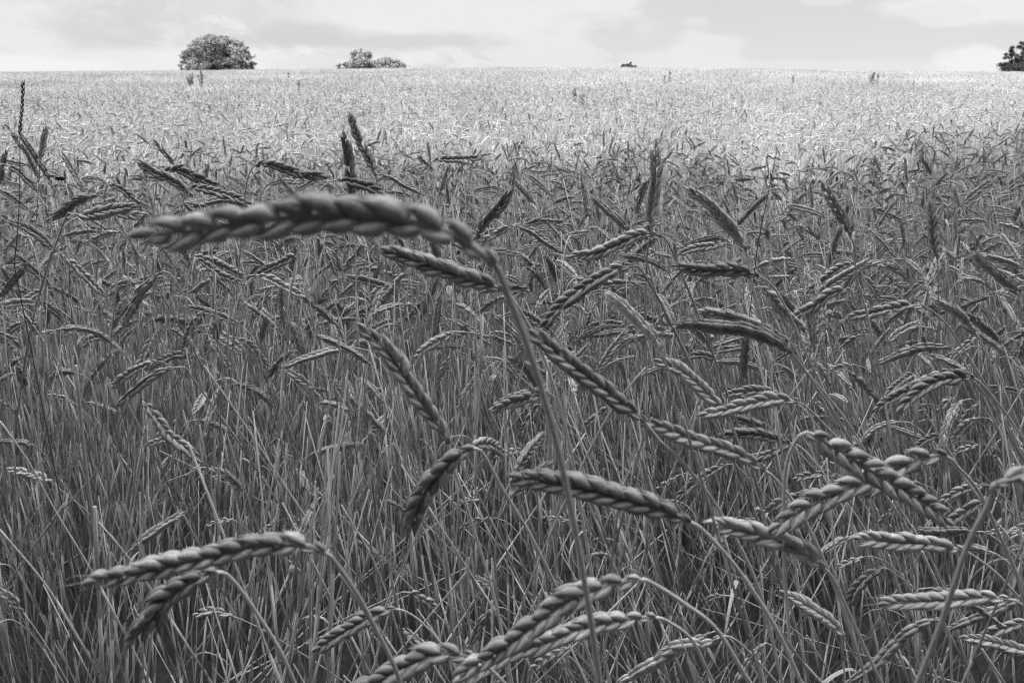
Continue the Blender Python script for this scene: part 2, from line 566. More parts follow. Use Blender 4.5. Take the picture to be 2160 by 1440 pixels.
S('G', [(685, 1165), (640, 1150), (560, 1147), (470, 1165), (370, 1187), (280, 1207), (195, 1224)], [(712, 1192), (755, 1255), (795, 1330), (830, 1400), (845, 1440)], L=.16, roll=.45, hero=1, awn=.02, w=.88, gap=1.0, nm='lower left arch',
  label='pale braided spelt ear arching level to the left, low in the left part')
S('G', [(458, 1206), (420, 1217), (370, 1245), (330, 1290), (278, 1352)], [(490, 1222), (540, 1290), (590, 1370), (622, 1440)], L=.125, Y=.53, roll=.4, hero=1, nm='ear under the left arch',
  label='spelt ear drooping down left directly beneath the lower left arch')
S('G', [(1350, 1222), (1290, 1232), (1200, 1265), (1110, 1330), (1040, 1380), (975, 1412)], [(1380, 1232), (1440, 1270), (1510, 1325), (1570, 1420)], L=.15, roll=.25, hero=1, w=.98, nm='bottom centre ear',
  label='thick braided spelt ear slanting down left at the bottom centre, upper of two parallel ears')
S('G', [(1382, 1302), (1300, 1307), (1230, 1322), (1150, 1352), (1060, 1385), (960, 1445)], [(1412, 1312), (1460, 1350), (1500, 1430)], L=.15, Y=.60, roll=.4, hero=1, w=.95, nm='lower bottom centre ear',
  label='thick braided spelt ear slanting down left at the bottom centre, lower of two parallel ears')
S('G', [(1000, 1388), (930, 1378), (860, 1402), (790, 1440), (700, 1490)], [(1025, 1402), (1075, 1450)], L=.14, roll=.2, hero=1, w=1.05, nm='bottom edge ear',
  label='thick spelt ear cut by the bottom edge of the picture, left of the parallel pair')
S('G', [(2100, 1020), (2130, 1012), (2180, 1005), (2250, 1035), (2300, 1100)], [(2090, 1055), (2045, 1140), (2010, 1240), (1975, 1340), (1935, 1440)], Y=.40, roll=.3, hero=1, sr=1.9,
  label='thick bowed spelt stalk rising to the right edge, its ear cut off by the frame')
# lower part
S('E', [(250, 1100), (130, 1140), (20, 1200), (-110, 1280)], [(330, 1130), (410, 1200), (470, 1280), (540, 1400)])
S('F', [(180, 1225), (120, 1255), (0, 1270), (-100, 1330), (-280, 1430)], [(240, 1240), (300, 1290), (400, 1400)], roll=1.2)
S('F', [(370, 1262), (330, 1300), (285, 1370), (240, 1450)], [(400, 1262), (470, 1320), (550, 1430)])
S('F', [(1180, 1145), (1080, 1180), (980, 1260), (900, 1340), (760, 1440)], [(1200, 1160), (1230, 1240), (1240, 1440)], roll=1.4, L=.14)
S('F', [(1285, 832), (1180, 805), (1060, 792), (940, 785), (800, 772)], [(1340, 855), (1450, 940), (1560, 1060)], nm='pale level ear on the right')
S('F', [(1345, 742), (1240, 742), (1150, 745), (1060, 740)], [(1420, 760), (1560, 880)])
S('F', [(1500, 1055), (1380, 1045), (1250, 1055), (1100, 1063), (930, 1075)], [(1550, 1072), (1620, 1120)], awn=.02, L=.13)
S('F', [(1590, 1050), (1480, 1090), (1380, 1130), (1225, 1192)], [(1640, 1080), (1700, 1200)])
S('F', [(1630, 1310), (1500, 1275), (1400, 1250), (1295, 1230)], L=.12)
S('F', [(1620, 1150), (1500, 1180), (1360, 1228)])
S('F', [(740, 1225), (680, 1160), (600, 1105), (480, 1030)], [(760, 1265), (820, 1370), (850, 1440)])
S('F', [(925, 910), (850, 955), (800, 1010), (770, 1080)], [(965, 930), (1060, 1000), (1140, 1100)])
S('F', [(530, 150), (430, 137), (300, 160), (200, 187), (95, 205)], [(575, 175), (680, 280), (790, 400)])
S('F', [(200, 200), (120, 120), (60, 60), (-10, 5), (-110, -40)], [(230, 260), (280, 400)])
S('F', [(1340, 38), (1200, 42), (1100, 92), (1000, 180)], [(1390, 80), (1480, 190), (1590, 350)])
S('F', [(1225, 3), (1130, 48), (1000, 110), (890, 178)], [(1290, 15), (1380, 100), (1480, 260)])
S('F', [(1005, 238), (900, 262), (830, 320), (765, 352)], [(1060, 250), (1150, 330), (1280, 480)])
S('F', [(1120, 318), (1050, 295), (960, 260)], [(1180, 350), (1260, 430)])
S('F', [(410, 275), (300, 237), (205, 212)], [(470, 310), (600, 450)])
S('F', [(490, 335), (330, 292), (180, 297)], [(560, 370), (700, 540)])
S('F', [(500, 345), (380, 392), (255, 415)], [(540, 350), (640, 450)])
S('F', [(195, 438), (110, 480), (40, 530), (-20, 585)], [(240, 440), (330, 520)])
S('F', [(710, 483), (620, 480), (515, 500)], [(760, 510), (850, 640)])
S('F', [(1390, 530), (1290, 550), (1195, 600)], [(1430, 540), (1540, 640)])
S('F', [(1400, 592), (1300, 650), (1195, 722)], [(1430, 590), (1540, 680)])
S('F', [(130, 1208), (60, 1245), (-40, 1300)], [(170, 1205), (240, 1260), (330, 1380)], roll=1.3)
S('F', [(470, 120), (340, 95), (200, 110)])
S('F', [(1240, 130), (1200, 160), (1160, 230)], [(1260, 140), (1290, 250)])
S('F', [(1340, 165), (1310, 200), (1275, 260)], [(1370, 165), (1420, 220)])
S('F', [(1440, 340), (1420, 370), (1400, 400)])
S('F', [(1360, 345), (1290, 365), (1240, 390)])
S('F', [(1200, 300), (1120, 320), (1050, 370)], [(1250, 330), (1400, 500)])
S('F', [(1110, 530), (1070, 520), (1010, 525)], [(1170, 560), (1300, 700)])
S('F', [(1571, 810), (1540, 815), (1500, 825)])
S('F', [(1640, 690), (1560, 720), (1490, 765)])
S('F', [(1550, 740), (1480, 742), (1400, 745)])
S('F', [(190, 1038), (150, 1040), (110, 1055)], [(250, 1045), (350, 1090)])
S('F', [(830, 860), (770, 880), (700, 915)])
S('F', [(960, 640), (920, 690), (890, 750)], [(970, 600), (1000, 760)])
S('F', [(1140, 690), (1125, 720)], L=.05)
S('F', [(350, 700), (310, 690), (265, 700)], [(380, 720), (440, 800)])
S('E', [(925, 140), (890, 190), (850, 250), (820, 302)], [(935, 115), (960, 105), (990, 160), (1040, 300), (1110, 470)])
S('E', [(1245, 165), (1190, 200), (1113, 260)], [(1270, 160), (1310, 220)])
S('E', [(855, 372), (790, 375), (708, 402)], [(900, 390), (960, 450), (1010, 520)])
S('E', [(1155, 520), (1125, 420), (1085, 340), (1055, 290)], [(1165, 580), (1200, 800)], roll=1.2)
S('E', [(640, 600), (590, 595), (535, 612)], [(665, 640), (720, 760), (830, 1000)])
S('E', [(303, 652), (250, 620), (195, 600)])
S('E', [(675, 680), (610, 700), (548, 728)])
S('E', [(305, 1022), (370, 1045), (440, 1098)], [(270, 1025), (150, 1080), (0, 1150)])
S('E', [(690, 1100), (650, 1150), (620, 1220), (590, 1280)], [(705, 1090), (760, 1100), (830, 1150)])
S('E', [(405, 1292), (350, 1240), (280, 1190)], [(440, 1340), (500, 1440)])
S('E', [(720, 1010), (660, 975), (615, 948)], [(860, 1095), (960, 1180)])
S('E', [(1050, 695), (990, 685), (928, 680)], [(1100, 720), (1200, 800)])
S('E', [(1040, 1280), (960, 1320), (870, 1385)], [(1060, 1280), (1150, 1370)])
S('E', [(1050, 1020), (1015, 985), (990, 955)])
S('E', [(1550, 485), (1500, 520), (1450, 545)])
S('E', [(1230, 850), (1190, 845), (1150, 850)], [(1270, 870), (1400, 980)])
S('E', [(215, 345), (200, 375), (175, 415)], [(215, 330), (100, 560), (0, 720)])
S('D', [(800, -10), (740, 10), (640, 80), (547, 158)], [(850, -10), (880, 30)], L=.11)
S('D', [(720, -40), (640, -10), (560, 40), (520, 80)])
S('D', [(395, 150), (460, 162), (540, 195)], [(380, 170), (330, 230), (310, 380)])
S('D', [(660, 150), (720, 222), (770, 290), (840, 345), (912, 412)], [(655, 160), (640, 300)], nm='slender hanging ear')
S('D', [(790, 315), (730, 325), (665, 352)], [(820, 320), (850, 400)])
S('D', [(160, 350), (90, 335), (-20, 330)], [(200, 380), (260, 480), (380, 650)])
S('D', [(240, 515), (150, 480), (45, 455)], [(300, 570), (400, 650), (560, 830), (760, 1110)])
S('D', [(90, 215), (50, 170), (-10, 145)], [(130, 300), (200, 480)], roll=1.3)
S('D', [(1445, 92), (1380, 40), (1305, -10)])
S('D', [(1075, 690), (1020, 695), (948, 717)], [(1120, 720), (1200, 780)])
S('D', [(1070, 1132), (990, 1112), (895, 1125)], [(1200, 1190), (1400, 1310)])
S('D', [(105, 1112), (50, 1050), (-20, 1010)], roll=.2)
S('D', [(1115, 555), (1050, 490), (980, 452)], [(960, 450), (880, 470)])
S('D', [(330, 145), (280, 125), (225, 115)])
S('D', [(1523, 105), (1480, 90), (1440, 85)])
S('D', [(760, 930), (780, 950), (800, 990)])
S('D', [(1310, 375), (1290, 330), (1265, 290)])
S('D', [(-20, 1178), (-60, 1190), (-120, 1220)], [(10, 1155), (60, 1150), (130, 1200), (200, 1290), (290, 1440)], L=.1)
# right upper region
S('C', [(480, 848), (350, 808), (200, 808), (90, 802), (-30, 783)], [(530, 870), (600, 950), (690, 1120), (770, 1310), (830, 1440)], nm='level braided ear on the right')
S('C', [(400, 685), (340, 590), (250, 480), (150, 380), (28, 298)], [(412, 740), (440, 900), (500, 1120), (550, 1440)], Y=1.05, roll=.2, w=.8, tone=1.7, nm='pale slanting ear',
  label='pale smooth spelt ear slanting up left, right of the tall upright blurred ear')
S('C', [(1062, 590), (1020, 500), (960, 390), (880, 255)], [(1085, 650), (1100, 850), (1170, 1100), (1230, 1400)], Y=1.0, w=.72, roll=.3, tone=1.2)
S('C', [(920, 800), (950, 680), (1003, 535)], [(900, 870), (880, 960)], L=.12)
S('C', [(712, 742), (640, 745), (550, 760), (450, 803)], [(740, 760), (770, 850)])
S('C', [(690, 735), (670, 700), (595, 690)])
S('C', [(285, 622), (200, 605), (90, 632), (-10, 665)], [(310, 640), (400, 740), (440, 820)])
S('C', [(280, 640), (180, 655), (80, 670), (-20, 705)])
S('C', [(95, 700), (50, 690), (0, 700)])
S('C', [(1085, 765), (1000, 790), (900, 860), (785, 945)], [(1110, 780), (1160, 900)])
S('C', [(860, 950), (960, 880), (1060, 820), (1182, 758)], [(840, 1000), (830, 1100)])
S('C', [(1060, 935), (950, 950), (850, 1020), (697, 1102)], [(1075, 960), (1110, 1080)], roll=.2, nm='two rowed dark ear')
S('C', [(1050, 960), (1060, 1010), (1100, 1080)])
S('C', [(483, 912), (540, 950), (600, 1030), (680, 1110), (765, 1190)], [(470, 912), (430, 945), (330, 1110), (240, 1290), (180, 1440)], nm='thinly bowed ear',
  label='spelt ear hanging down right from a thin bowed stem, right of centre')
S('C', [(1535, 1045), (1460, 1032), (1300, 1055), (1200, 1078), (1070, 1095)], [(1570, 1060), (1680, 1160), (1780, 1320), (1860, 1440)])
S('C', [(1555, 885), (1500, 900), (1450, 940), (1388, 1005)], [(1575, 920), (1605, 1030), (1640, 1250)])
S('C', [(2140, 945), (2050, 880), (1950, 800), (1850, 715)], [(2160, 1000), (2180, 1200)], roll=.8, nm='dark ear at the right edge')
S('C', [(2010, 1270), (1920, 1180), (1800, 1088)], [(2040, 1350), (2080, 1440)])
S('C', [(1850, 1195), (1760, 1100), (1680, 1045), (1605, 1003)])
S('C', [(1285, 1285), (1340, 1225), (1410, 1180), (1495, 1143)], [(1280, 1340), (1270, 1440)], L=.11)
S('C', [(1700, 1303), (1560, 1297), (1440, 1320), (1330, 1362), (1245, 1398)], [(1750, 1340), (1810, 1440)], nm='pale ear low on the right')
S('C', [(1105, 965), (1200, 985), (1280, 990), (1362, 1000)])
S('C', [(690, 1335), (560, 1250), (400, 1192), (200, 1170), (-20, 1148)], [(740, 1400), (800, 1480)], L=.15, roll=.8, nm='thick pale pair of ears')
S('C', [(600, 1205), (450, 1150), (330, 1110), (130, 1068)], [(680, 1260), (760, 1400)], L=.135, roll=.5)
S('C', [(165, 1320), (170, 1200), (135, 1060)], [(160, 1380), (170, 1600)], roll=.3)
S('C', [(240, 1400), (150, 1350), (-10, 1358)], [(260, 1430), (300, 1600)])
S('C', [(435, 1305), (350, 1300), (185, 1325)], [(480, 1340), (560, 1450)])
S('C', [(520, 1440), (380, 1400), (230, 1385)])
S('C', [(1825, 718), (1770, 770), (1718, 855)], [(1850, 715), (1880, 800)])
S('C', [(1960, 978), (1860, 1000), (1755, 1040)], [(1950, 1100), (1930, 1300)])
S('C', [(1975, 948), (2040, 960), (2115, 990)])
S('C', [(1045, 1108), (1000, 1150), (925, 1255)], [(1060, 1110), (1110, 1210)], roll=1.4)
S('C', [(1435, 625), (1360, 622), (1275, 628)], [(1480, 650), (1600, 760)])
S('C', [(1585, 665), (1520, 700), (1455, 742)])
S('C', [(1612, 740), (1590, 620), (1580, 500), (1568, 395)], [(1615, 800), (1620, 1000)])
S('C', [(1510, 575), (1580, 500), (1640, 408)])
S('C', [(1748, 465), (1740, 380), (1718, 298)], [(1755, 500), (1760, 700)])
S('C', [(1185, 418), (1280, 450), (1395, 502)], [(1130, 425), (1100, 500)])
S('C', [(2155, 800), (2050, 760), (1915, 722)])
S('C', [(1160, 1100), (1220, 1170), (1292, 1265)], [(1140, 1120), (1130, 1300)])
S('C', [(2170, 560), (2090, 540), (2000, 518)])
S('C', [(2045, 638), (1970, 660), (1895, 702)], [(2070, 650), (2080, 750)])
S('C', [(1850, 1240), (1780, 1290), (1690, 1375)], [(1870, 1240), (1900, 1300)])
S('C', [(2095, 1360), (2040, 1360), (1990, 1365)])
S('C', [(500, 1050), (560, 1060), (640, 1080)])
S('C', [(220, 1000), (120, 1000), (-10, 1040)])
S('C', [(1090, 1410), (1000, 1420), (930, 1440)])
S('C', [(540, 845), (610, 850), (680, 845)])
S('C', [(970, 195), (930, 250), (915, 285)], L=.1)
S('C', [(800, 208), (815, 160), (830, 108)])
S('C', [(1575, 210), (1545, 150), (1515, 100)])
S('C', [(1255, 195), (1235, 150), (1213, 85)])
S('C', [(2025, 155), (2045, 105), (2065, 60)])
S('C', [(1550, 185), (1480, 182), (1415, 190)])
S('C', [(890, 165), (930, 120), (975, 70)])
S('C', [(2160, 1250), (2150, 1300), (2120, 1400)])
S('C', [(1350, 60), (1310, 40), (1250, 32)])
S('C', [(1755, 410), (1850, 320), (1970, 235)])
S('C', [(1685, 430), (1650, 390), (1600, 340)])
S('C', [(715, 435), (718, 400), (720, 350)])
S('C', [(490, 330), (530, 310), (600, 260)])
S('C', [(270, 115), (268, 70), (260, 15)])
S('C', [(790, 665), (760, 610), (730, 565)])
S('C', [(450, 240), (400, 235), (330, 240)])
# middle upper region
S('B', [(80, 405), (65, 280), (50, 120), (18, -35)], [(85, 440), (90, 700)], L=.125, roll=.4, nm='dark upright ear',
  label='dark thick upright spelt ear standing behind the middle of the great arch')
S('B', [(215, 215), (180, 120), (120, 0), (58, -165)], [(235, 330), (245, 420)], L=.14, roll=.3, nm='tallest pointed ear',
  label='tall dark pointed spelt ear leaning left, right of the thick upright one')
S('B', [(225, 170), (200, 110), (165, 50)], [(235, 260), (250, 420)], L=.085, awn=.012)
S('B', [(580, 118), (660, 108), (770, 106), (875, 98)], [(560, 150), (530, 240), (512, 350)], L=.115, roll=.2, nm='lone level ear',
  label='lone dark level spelt ear against the bright field, above the great arch')
S('B', [(-20, 235), (90, 258), (200, 300), (330, 402)])
S('B', [(230, 203), (300, 215), (400, 270), (515, 327)], [(225, 230), (240, 430)])
S('B', [(858, 610), (900, 520), (980, 430), (1075, 300)], [(850, 680), (850, 900)], nm='ear right of the great arch')
S('B', [(1085, 525), (1010, 560), (930, 610), (875, 672)], [(1110, 520), (1150, 560)])
S('B', [(1090, 528), (1180, 550), (1270, 610), (1385, 690)], [(1080, 540), (1060, 620)])
S('B', [(1140, 530), (1250, 500), (1390, 505)])
S('B', [(1990, 582), (1900, 580), (1800, 620), (1700, 665), (1600, 700), (1475, 720)], [(2040, 600), (2095, 690), (2140, 800)], nm='ear crossing the upright', roll=.2,
  label='sharp braided spelt ear pointing left that crosses the foot of the tall blurred ear')
S('B', [(1958, 590), (1960, 480), (1985, 240), (1990, 0)], [(1942, 640), (1926, 900), (1930, 1440)], Y=1.05, roll=.3, w=.78, tone=1.2, nm='tall upright blurred ear',
  label='tall blurred spelt ear standing straight up, right of the centre')
S('B', [(1958, 222), (1910, 300), (1868, 432)], L=.1)
S('B', [(1850, 590), (1770, 510), (1690, 440), (1598, 355)], nm='ear slanting up left')
S('B', [(1640, 665), (1670, 580), (1705, 495)])
S('B', [(900, 690), (1010, 690), (1125, 714)])
S('B', [(1845, 785), (1720, 815), (1600, 880), (1480, 960), (1380, 1050), (1320, 1120), (1265, 1200)], [(1890, 800), (1990, 960), (2060, 1100)], L=.15, nm='long slanting ear',
  label='long sharp spelt ear slanting from upper right down to lower left, in the middle')
S('B', [(2070, 825), (1990, 770), (1900, 735), (1770, 715)], [(2090, 870), (2140, 1000)], roll=1.1)
S('B', [(2035, 1370), (1990, 1260), (1880, 1140), (1790, 1050), (1695, 960)], [(2070, 1440), (2130, 1580), (2200, 1800), (2300, 2100), (2450, 2600)], Y=.92, roll=1.1, w=.95, tone=3.0, al=.33, nm='pale fuzzy ear',
  label='pale whitish blurred spelt ear slanting up left, right of centre')
S('B', [(1865, 1190), (1760, 1200), (1660, 1215), (1558, 1225)])
S('B', [(1955, 900), (1850, 910), (1725, 962)])
S('B', [(420, 805), (350, 900), (250, 1030)])
S('B', [(420, 810), (350, 740), (245, 685)])
S('B', [(515, 850), (470, 855), (410, 880)], [(522, 900), (540, 1200)], L=.06)
S('B', [(1065, 985), (970, 1010), (860, 1085)], [(1090, 1000), (1120, 1100)])
S('B', [(1110, 1260), (1040, 1220), (950, 1205)])
S('B', [(1105, 1285), (1030, 1260), (950, 1225)])
S('B', [(1222, 772), (1205, 820), (1180, 892)], [(1230, 800), (1222, 1160)])
S('B', [(170, 605), (100, 700), (25, 800)])
S('B', [(180, 760), (80, 770), (-20, 805)])
S('B', [(150, 790), (260, 820), (380, 862)])
S('B', [(135, 840), (80, 900), (-10, 975)])
S('B', [(1380, 730), (1460, 740), (1555, 778)])
S('B', [(1705, 968), (1640, 950), (1558, 968)], tone=1.4)
S('B', [(1345, 945), (1310, 940), (1275, 945)], [(1370, 980), (1420, 1100)], L=.07)
S('B', [(1870, 1078), (1950, 1110), (2065, 1155)])
S('B', [(2180, 1150), (2080, 1200), (1990, 1250)])
S('B', [(1600, 1038), (1570, 1130), (1538, 1235)])
S('B', [(625, 332), (650, 240), (682, 150)])
S('B', [(755, 225), (762, 180), (766, 130)])
S('B', [(1000, 285), (920, 290), (845, 308)])
S('B', [(1225, 390), (1150, 310), (1070, 225)])
S('B', [(1485, 348), (1420, 355), (1345, 385)])
S('B', [(1222, 448), (1150, 455), (1080, 472)])
S('B', [(590, 180), (520, 120), (500, 90)])
S('B', [(835, 508), (790, 525), (738, 545)])
S('B', [(1365, 1025), (1290, 1010), (1200, 1020)])
S('B', [(1165, 1070), (1080, 1085), (1000, 1115)])
S('B', [(1260, 670), (1200, 710), (1145, 775)])
S('B', [(1240, 655), (1180, 660), (1130, 680)])
S('B', [(800, 1240), (790, 1180), (765, 1050)], [(800, 1280), (810, 1440)])
S('B', [(530, 1000), (480, 1050), (400, 1140)])
S('B', [(770, 1295), (680, 1290), (565, 1305)])
S('B', [(1180, 175), (1250, 190), (1310, 185)])
S('B', [(2100, 240), (2115, 260), (2140, 290)])
S('B', [(1530, 100), (1545, 130), (1570, 170)], L=.08)
# left upper region
S('A', [(175, 765), (90, 870), (-10, 990)], L=.12)
S('A', [(355, 695), (270, 610), (180, 550), (88, 505)], nm='dark ear at the left edge')
S('Z', [(520, 1085), (450, 960), (340, 790), (205, 590)], [(545, 1180), (570, 1300), (590, 1440)], L=.13, roll=1.2, nm='stout dark ear at upper left',
  label='stout dark spelt ear slanting up left beside the tall thin grass')
S('Z', [(385, 1040), (340, 920), (270, 780), (125, 580)], [(400, 1120), (460, 1290), (500, 1440)], L=.135, roll=.6, tone=1.3,
  label='slender grey spelt ear just left of the stout dark one, beside the thin grass')
S('Z', [(405, 870), (430, 700), (462, 530)], [(400, 1000), (385, 1200)], L=.1)
S('Z', [(300, 905), (180, 885), (60, 860), (0, 850)])
S('Z', [(50, 895), (180, 970), (370, 1150)])
S('Z', [(0, 1100), (20, 960), (55, 770)])
S('Z', [(855, 1180), (760, 1000), (640, 795)], [(870, 1250), (880, 1400)])
S('A', [(-20, 295), (80, 350), (180, 428)])
S('A', [(615, 340), (500, 365), (420, 420), (305, 492)], [(650, 350), (700, 430)])
S('A', [(450, 455), (550, 460), (680, 430), (845, 405)], [(430, 450), (400, 520)], nm='level ear at left')
S('A', [(500, 470), (600, 460), (700, 440), (780, 455), (880, 462)])
S('A', [(932, 430), (890, 490), (825, 560)])
S('A', [(985, 515), (960, 430), (930, 310), (910, 185)], [(990, 560), (1010, 700)], nm='dark upright ear at left',
  label='dark upright spelt ear standing just left of the tip of the great arch')
S('A', [(690, 270), (770, 300), (850, 370), (935, 412)], [(670, 290), (655, 420)])
S('A', [(1220, 345), (1120, 260), (1000, 200), (888, 138)])
S('A', [(1030, 190), (1110, 172), (1230, 215), (1365, 272)], [(1000, 220), (975, 400)], nm='long ear at upper left')
S('A', [(1020, 240), (930, 225), (838, 215)])
S('A', [(1115, 158), (1060, 90), (978, -5)], [(1140, 200), (1160, 260)])
S('A', [(1195, 290), (1350, 310), (1480, 350), (1605, 412)], [(1170, 320), (1150, 450)])
S('A', [(1180, 380), (1280, 390), (1400, 365), (1520, 392)])
S('A', [(1200, 400), (1250, 430), (1300, 465)])
S('A', [(1185, 415), (1120, 440), (1070, 495)])
S('A', [(1615, 148), (1680, 133), (1800, 165), (1920, 200), (2065, 215)], [(1590, 175), (1560, 260), (1545, 420)], L=.13, nm='long arched ear above the great arch',
  label='long sharp spelt ear arching right, above the left half of the great arch')
S('A', [(1900, 262), (1800, 245), (1695, 268)], [(1690, 280), (1650, 380)])
S('A', [(2050, 215), (1990, 240), (1880, 305)])
S('A', [(1925, 395), (1850, 310), (1760, 215)], tone=1.3)
S('A', [(635, 620), (560, 560), (505, 495)])
S('A', [(770, 568), (660, 590), (545, 640)])
S('A', [(940, 635), (980, 740), (1022, 855)], [(930, 660), (925, 800)])
S('A', [(885, 795), (850, 690), (800, 590)])
S('A', [(1000, 830), (900, 950), (790, 1145)])
S('A', [(400, 712), (470, 780), (560, 870), (662, 968)], [(425, 705), (440, 760), (440, 900), (462, 1200), (482, 1440)], nm='pale bent stalk',
  label='dark spelt ear hanging right from a pale thick stalk, left part')
S('A', [(1235, 715), (1330, 745), (1430, 790), (1545, 852)], [(1215, 725), (1150, 860), (1130, 1100)])
S('A', [(1240, 735), (1330, 790), (1400, 840), (1520, 890)], [(1220, 750), (1180, 880)])
S('A', [(1088, 765), (1130, 790), (1172, 845)], [(1085, 800), (1080, 900)])
S('A', [(1358, 878), (1300, 890), (1205, 955)], [(1390, 900), (1490, 1010), (1600, 1250), (1700, 1440)], nm='small ear on a long bowed stalk')
S('A', [(1600, 690), (1680, 680), (1800, 745)], [(1580, 720), (1560, 850)])
S('A', [(1900, 705), (1780, 760), (1620, 835)])
S('A', [(1620, 838), (1720, 870), (1800, 915), (1918, 972)])
S('A', [(1630, 965), (1700, 972), (1795, 1003)])
S('A', [(325, 820), (370, 860), (425, 922)])
S('A', [(160, 1095), (195, 1140), (235, 1210)], [(150, 1090), (190, 1230), (240, 1440)])
S('A', [(150, 1130), (80, 1180), (-10, 1275)], [(130, 1085), (60, 1090)])
S('A', [(1310, 970), (1360, 968), (1420, 988)])
S('A', [(1455, 1048), (1390, 1065), (1328, 1092)])
S('A', [(1080, 850), (1150, 880), (1225, 925)])
S('A', [(1330, 1218), (1420, 1270), (1522, 1335)])
S('A', [(1510, 1238), (1600, 1300), (1705, 1435)], [(1480, 1235), (1420, 1250), (1300, 1340)])
S('A', [(1325, 1240), (1380, 1330), (1460, 1435)], [(1320, 1230), (1280, 1100)])
S('A', [(160, 1050), (80, 1020), (-10, 1025)])
S('A', [(300, 1228), (330, 1255), (358, 1282)])
S('A', [(710, 1190), (735, 1130), (760, 1060)])
S('A', [(1240, 1355), (1130, 1345), (1010, 1385), (940, 1430)])
S('A', [(1840, 1325), (1760, 1400), (1700, 1480)])
S('A', [(480, 710), (500, 640), (522, 588)])
S('A', [(660, 255), (640, 290), (620, 335)])
S('A', [(610, 780), (650, 790), (700, 755)], L=.06)
S('A', [(2160, 860), (2110, 900), (2035, 985)])

# landmarks with a name, used to describe their neighbours
plants = []        # dicts


def ear_len_unit(E):
    P = [at(x, y, 1.0) for x, y in E]
    return sum((P[i + 1] - P[i]).length for i in range(len(P) - 1))


def build_ear_group(root, rach, sps, hero, off, awn=0):
    if hero:
        e = rach.obj('ear', M_EAR, root, off)
        for g in sps: g.obj('spikelet', M_EAR, e, off)
    else:
        g = Geo(); g.merge(rach)
        for s in sps: g.merge(s)
        e = g.obj('ear', M_EAR, root, off)
    return e


def tone_shift(g, k):
    g.T = [np.clip(t + (k - 1) * .9, 0, 2.6) for t in g.T]


TR = []            # traced ears in photo pixels with their distance, to keep others from covering them
for ti, (E, St, o) in enumerate(T):
    rs = np.random.default_rng(1000 + ti)
    l1 = ear_len_unit(E)
    midy = sum(p[1] for p in E) / len(E); midx = sum(p[0] for p in E) / len(E)
    L = o.get('L', rs.uniform(.105, .13))
    Yv = o.get('Y', L / l1)
    d = ray(midx, midy); tanb = -d.z / d.y
    zmin = .74 if midy > 800 else .86
    if 'Y' not in o and tanb > .02:
        Yv = min(Yv, (CZ - zmin) / tanb)
    L = Yv * l1
    dY = rs.uniform(-.25, .25) * L if not o.get('hero') else rs.uniform(-.12, .12) * L
    P = [np.array(at(x, y, Yv + dY * i / (len(E) - 1))) for i, (x, y) in enumerate(E)]
    base = P[0]
    u0 = norm(P[1] - P[0])
    near = Yv < .95
    pts = [base]
    if St:
        for i, (x, y) in enumerate(St):
            Ys = Yv + .012 * (i + 1)
            q = np.array(at(x, y, Ys))
            if q[2] < .25: break
            pts.append(q)
    last = pts[-1]
    h = last[2] - ground(last[0], last[1])
    if len(pts) > 1:
        dd = norm(pts[-1] - pts[-2])
        if dd[2] > -.15:
            dd = norm(dd + np.array([0, 0, -.6]))
        slope = dd[:2] / max(.35, -dd[2])
        slope = np.clip(slope, -.7, .7)
        gp = last[:2] + slope * h * .75
        G0 = np.array([gp[0], gp[1], ground(gp[0], gp[1]) - .01])
        low_ = bez(G0, G0 + np.array([-slope[0] * h * .2, -slope[1] * h * .2, h * .4]), last + dd * h * .33, last, 12 if not near else 16)
        up_ = catmull(pts[::-1], 10 if not near else 26, None, base + norm(P[1] - base) * np.linalg.norm(pts[1] - base))
        path = np.concatenate([low_[:-1], up_])
    else:
        lx = -.16 if midx > 1300 else (.05 if midx < 500 else 0)
        gx_ = last[0] - u0[0] * .16 - (lx + rs.normal(0, .07)) * h
        gy_ = last[1] - u0[1] * .1 + abs(rs.normal(0, .04))
        G0 = np.array([gx_, gy_, ground(gx_, gy_) - .01])
        path = neck_curve(base, u0, G0, 20)
    root = empty('spelt_stalk', tuple(G0))
    hero = bool(o.get('hero'))
    lod = 0 if (hero or near) else 1
    face = np.array([0, -1, .12]) if True else None
    face = norm(np.array([0, 0, CZ]) - base)
    roll = o.get('roll', rs.uniform(-.45, .45) if rs.random() < .82 else rs.uniform(.8, 1.5))
    wd = o.get('w', 1.0) * (1.0 if L > .09 else max(.6, (L / .09) ** .55))
    rach, sps = ear_parts(P, L, lod, roll, rs, face, wd, o.get('awn', .004 if rs.random() < .5 else 0), o.get('gap', 1.0), o.get('al', .27), (base + norm(pts[1] - base) * np.linalg.norm(P[1] - base)) if len(pts) > 1 else None)
    kt = o.get('tone', float(np.random.default_rng(ti).choice([.8, .95, 1.05, 1.2, 1.45])))
    if 'tone' not in o and midy < 420: kt -= .35      # silhouette shade of ears against the bright field, put into their tone
    for g in [rach] + sps: tone_shift(g, kt)
    sr = o.get('sr', 1.3 if hero else 1.1) * max(.7, min(1, L / .1))
    build_ear_group(root, rach, sps, hero, G0)
    tn = rs.uniform(.9, 1.3) if hero else rs.choice([.3, .5, .7, .9, 1.2])
    sg = stem_geo(path, .0019 * sr, .0012 * sr, rs, 10 if near else 6, tn, not hero)
    sg.obj('stem', M_STEM, root, G0)
    if rs.random() < .25 and not hero:
        i = int(len(path) * .35)
        leaf_geo(path[i], rs.uniform(0, 6.28), rs.uniform(.10, .2), .007, rs).obj('leaf', M_LEAF, root, G0)
    px = [proj(q) for q in P]
    TR.append((E, Yv))
    plants.append(dict(root=root, E=E, stem=St, Y=Yv, nm=o.get('nm'), label=o.get('label'), near=near))

